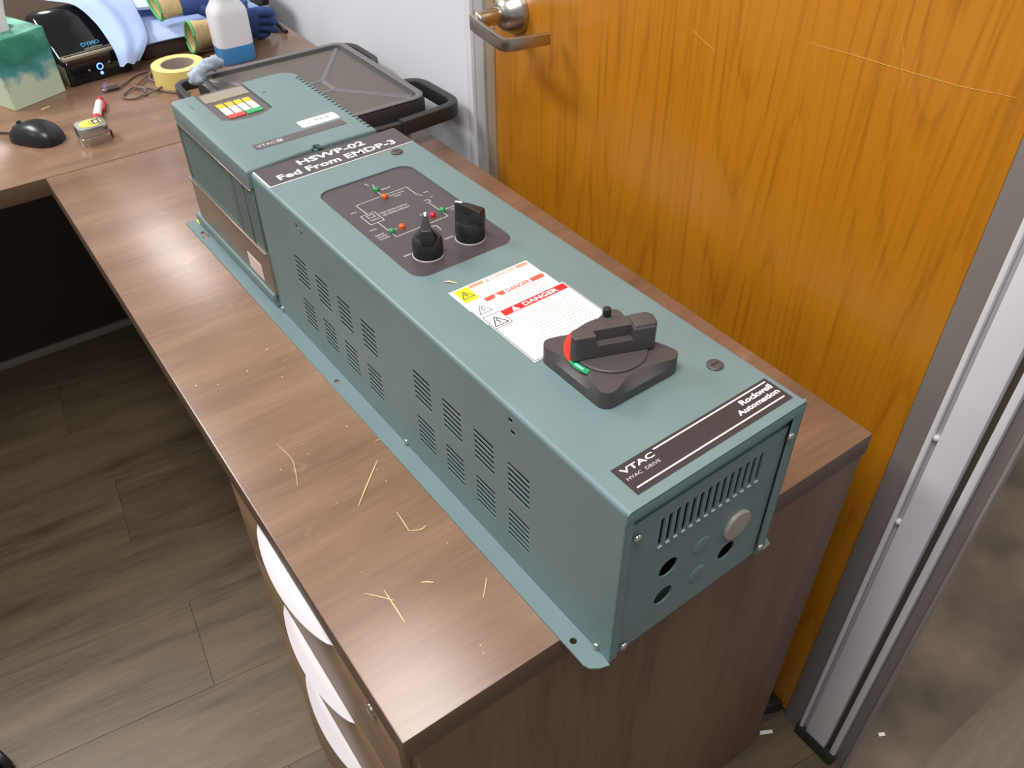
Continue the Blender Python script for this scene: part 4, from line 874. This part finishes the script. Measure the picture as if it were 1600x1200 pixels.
# ---- power plug and lead hanging at the wall
PG = empty('power_plug', (0.655, 1.86, 0)); tag(PG, 'black plug and lead lying against the white wall behind the gloves', 'plug')
def pgo(nm, b_, m, **kw):
    o = obj(nm, b_, PG, m, **kw); o.location = (-0.655, -1.86, 0); return o
pgo('plug_body', MB().tube([(0.600, 1.765, 0.020), (0.618, 1.775, 0.020), (0.640, 1.79, 0.019)], [0.012, 0.0145, 0.008], n=12), BLACK, smooth=True)
pgo('plug_head', MB().lathe((0.650, 1.800, 0.010), [(0.013, 0), (0.014, 0.01), (0.013, 0.020), (0.004, 0.023)], n=18), BLACK, smooth=True, ang=50)
pgo('lead', MB().tube(smoothpath([(0.606, 1.768, 0.016), (0.618, 1.735, 0.012), (0.624, 1.695, 0.0075), (0.622, 1.655, 0.0055), (0.618, 1.600, 0.0050)]), 0.0046, n=10), BLACK, smooth=True)

# ---- straw splinters and crumbs scattered over the desk top
STR = mat('straw', (232, 208, 156), 0.6)
def splinter(pts, w_, lab):
    P = smoothpath([(p[0], p[1], 0.0008) for p in pts], 5)
    o = obj('straw_splinter', MB().tube(P, [0.75 * w_ * (0.4 + 0.6 * math.sin(PI * min(1, max(0.05, i / len(P))))) for i in range(len(P))], n=5, flat=0.6), None, STR, smooth=True)
    return tag(o, lab, 'splinter', 'straw splinters on the desk')
for pts, w_, lab in ((((0.0894, 0.2457), (0.110, 0.266), (0.1374, 0.292)), 0.0009, 'longest straight straw splinter on the desk, beside the drive flange'),
                (((0.0441, 0.1467), (0.054, 0.135), (0.0628, 0.1236)), 0.0007, 'straw splinter crossing another, the one lying across the desk'),
                (((0.0606, 0.1392), (0.060, 0.117), (0.0590, 0.0967)), 0.0008, 'straw splinter crossing another, the one pointing at the desk corner'),
                (((0.0931, 0.1264), (0.0985, 0.1235), (0.1035, 0.1189)), 0.0009, 'very short straw splinter right of the crossed pair'),
                (((0.1319, 0.077), (0.140, 0.0855), (0.1474, 0.0943)), 0.0006, 'straw splinter nearest the mounting hole of the drive flange'),
                (((0.1164, 0.1867), (0.126, 0.1815), (0.1334, 0.1825)), 0.0007, 'curved straw splinter, the lower arm of a bent pair'),
                (((0.058, 0.380), (0.062, 0.350), (0.056, 0.325), (0.050, 0.309)), 0.0004, 'hair-thin curved scratch on the desk, farthest from the near edge'),  # a desk scratch, drawn as a thin raised fibre
                (((0.118, 0.216), (0.117, 0.200), (0.116, 0.187)), 0.0006, 'thin straw splinter, the upper arm of a bent pair'),
                (((0.163, 0.310), (0.158, 0.318), (0.150, 0.320)), 0.0006, 'tiny straw splinter close against the drive flange')):
    splinter(pts, w_, lab)
sp_ = obj('straw_splinter', MB().tube([(0, 0, 0.0006), (0.004, -0.004, 0.0014), (0.009, -0.010, 0.0006)], [0.0005, 0.0009, 0.0004], n=5), None, STR, smooth=True)
sp_.location = (0.1836 + 0.0575 - 0.0244 * 0.326, -0.0437 + 0.326 + 0.0014, H); tag(sp_, 'short pale splinter on the teal lid near the warning stickers', 'splinter')
cr_b = MB(); rnd = random.Random(3)
for i in range(26):
    x, y = rnd.uniform(0.01, 0.16), rnd.uniform(0.01, 0.62)
    if x > 0.15 - 0.03 * y: continue
    s_ = rnd.choice((0.0005, 0.0006, 0.0008, 0.0011)); a = rnd.uniform(0, 3)
    cr_b.prism([(x + s_ * math.cos(a + q) * (1 + 0.6 * (q < 1)), y + s_ * math.sin(a + q)) for q in (0, 1.7, 3.1, 4.6)], 0, s_ * 0.8)
cm = obj('crumbs', cr_b, None, mat('crumb', (226, 206, 168), 0.7)); tag(cm, 'pale crumbs scattered over the near end of the desk', 'crumbs', kind='stuff')

# ---- bits on the floor, chair caster at the picture's edge
for x, y, l_, lab in ((0.638, 0.001, 0.012, 'small white scrap on the floor beside the door foot'), (0.795, -0.117, 0.006, 'tiny white scrap on the floor outside the doorway')):
    o = obj('paper_scrap', MB().prism([(-l_, -0.003), (l_ * 0.9, -0.0025), (l_, 0.003), (-l_ * 0.8, 0.0035)], 0, 0.0012), None, WHITEP); o.location = (x, y, FZ + 0.001); o.rotation_euler = (0, 0, -0.5); tag(o, lab, 'scrap')
CS = empty('chair_caster', (-0.452, 0.705, FZ), 0.4); tag(CS, 'black office chair caster on the floor at the left edge', 'caster')
for sx_ in (-1, 1):
    obj('wheel', MB().lathe((sx_ * 0.012, 0, 0.025), [(0.008, -0.008), (0.022, -0.008), (0.025, -0.005), (0.025, 0.005), (0.022, 0.008), (0.008, 0.008)], axis=0, n=28), CS, BLACK, smooth=True, ang=40)
obj('hood', MB().loft([[(x, 0.029 * math.cos(a), 0.025 + 0.029 * math.sin(a)) for a in [0.25 + k * (PI - 0.25) / 10 for k in range(11)]] for x in (-0.003, 0.003)]), CS, BLACK, bevel=0.001)
obj('stem', MB().cyl((0, 0.012, 0.045), 0.0055, 0.045, n=14), CS, STEEL, smooth=True, ang=40)
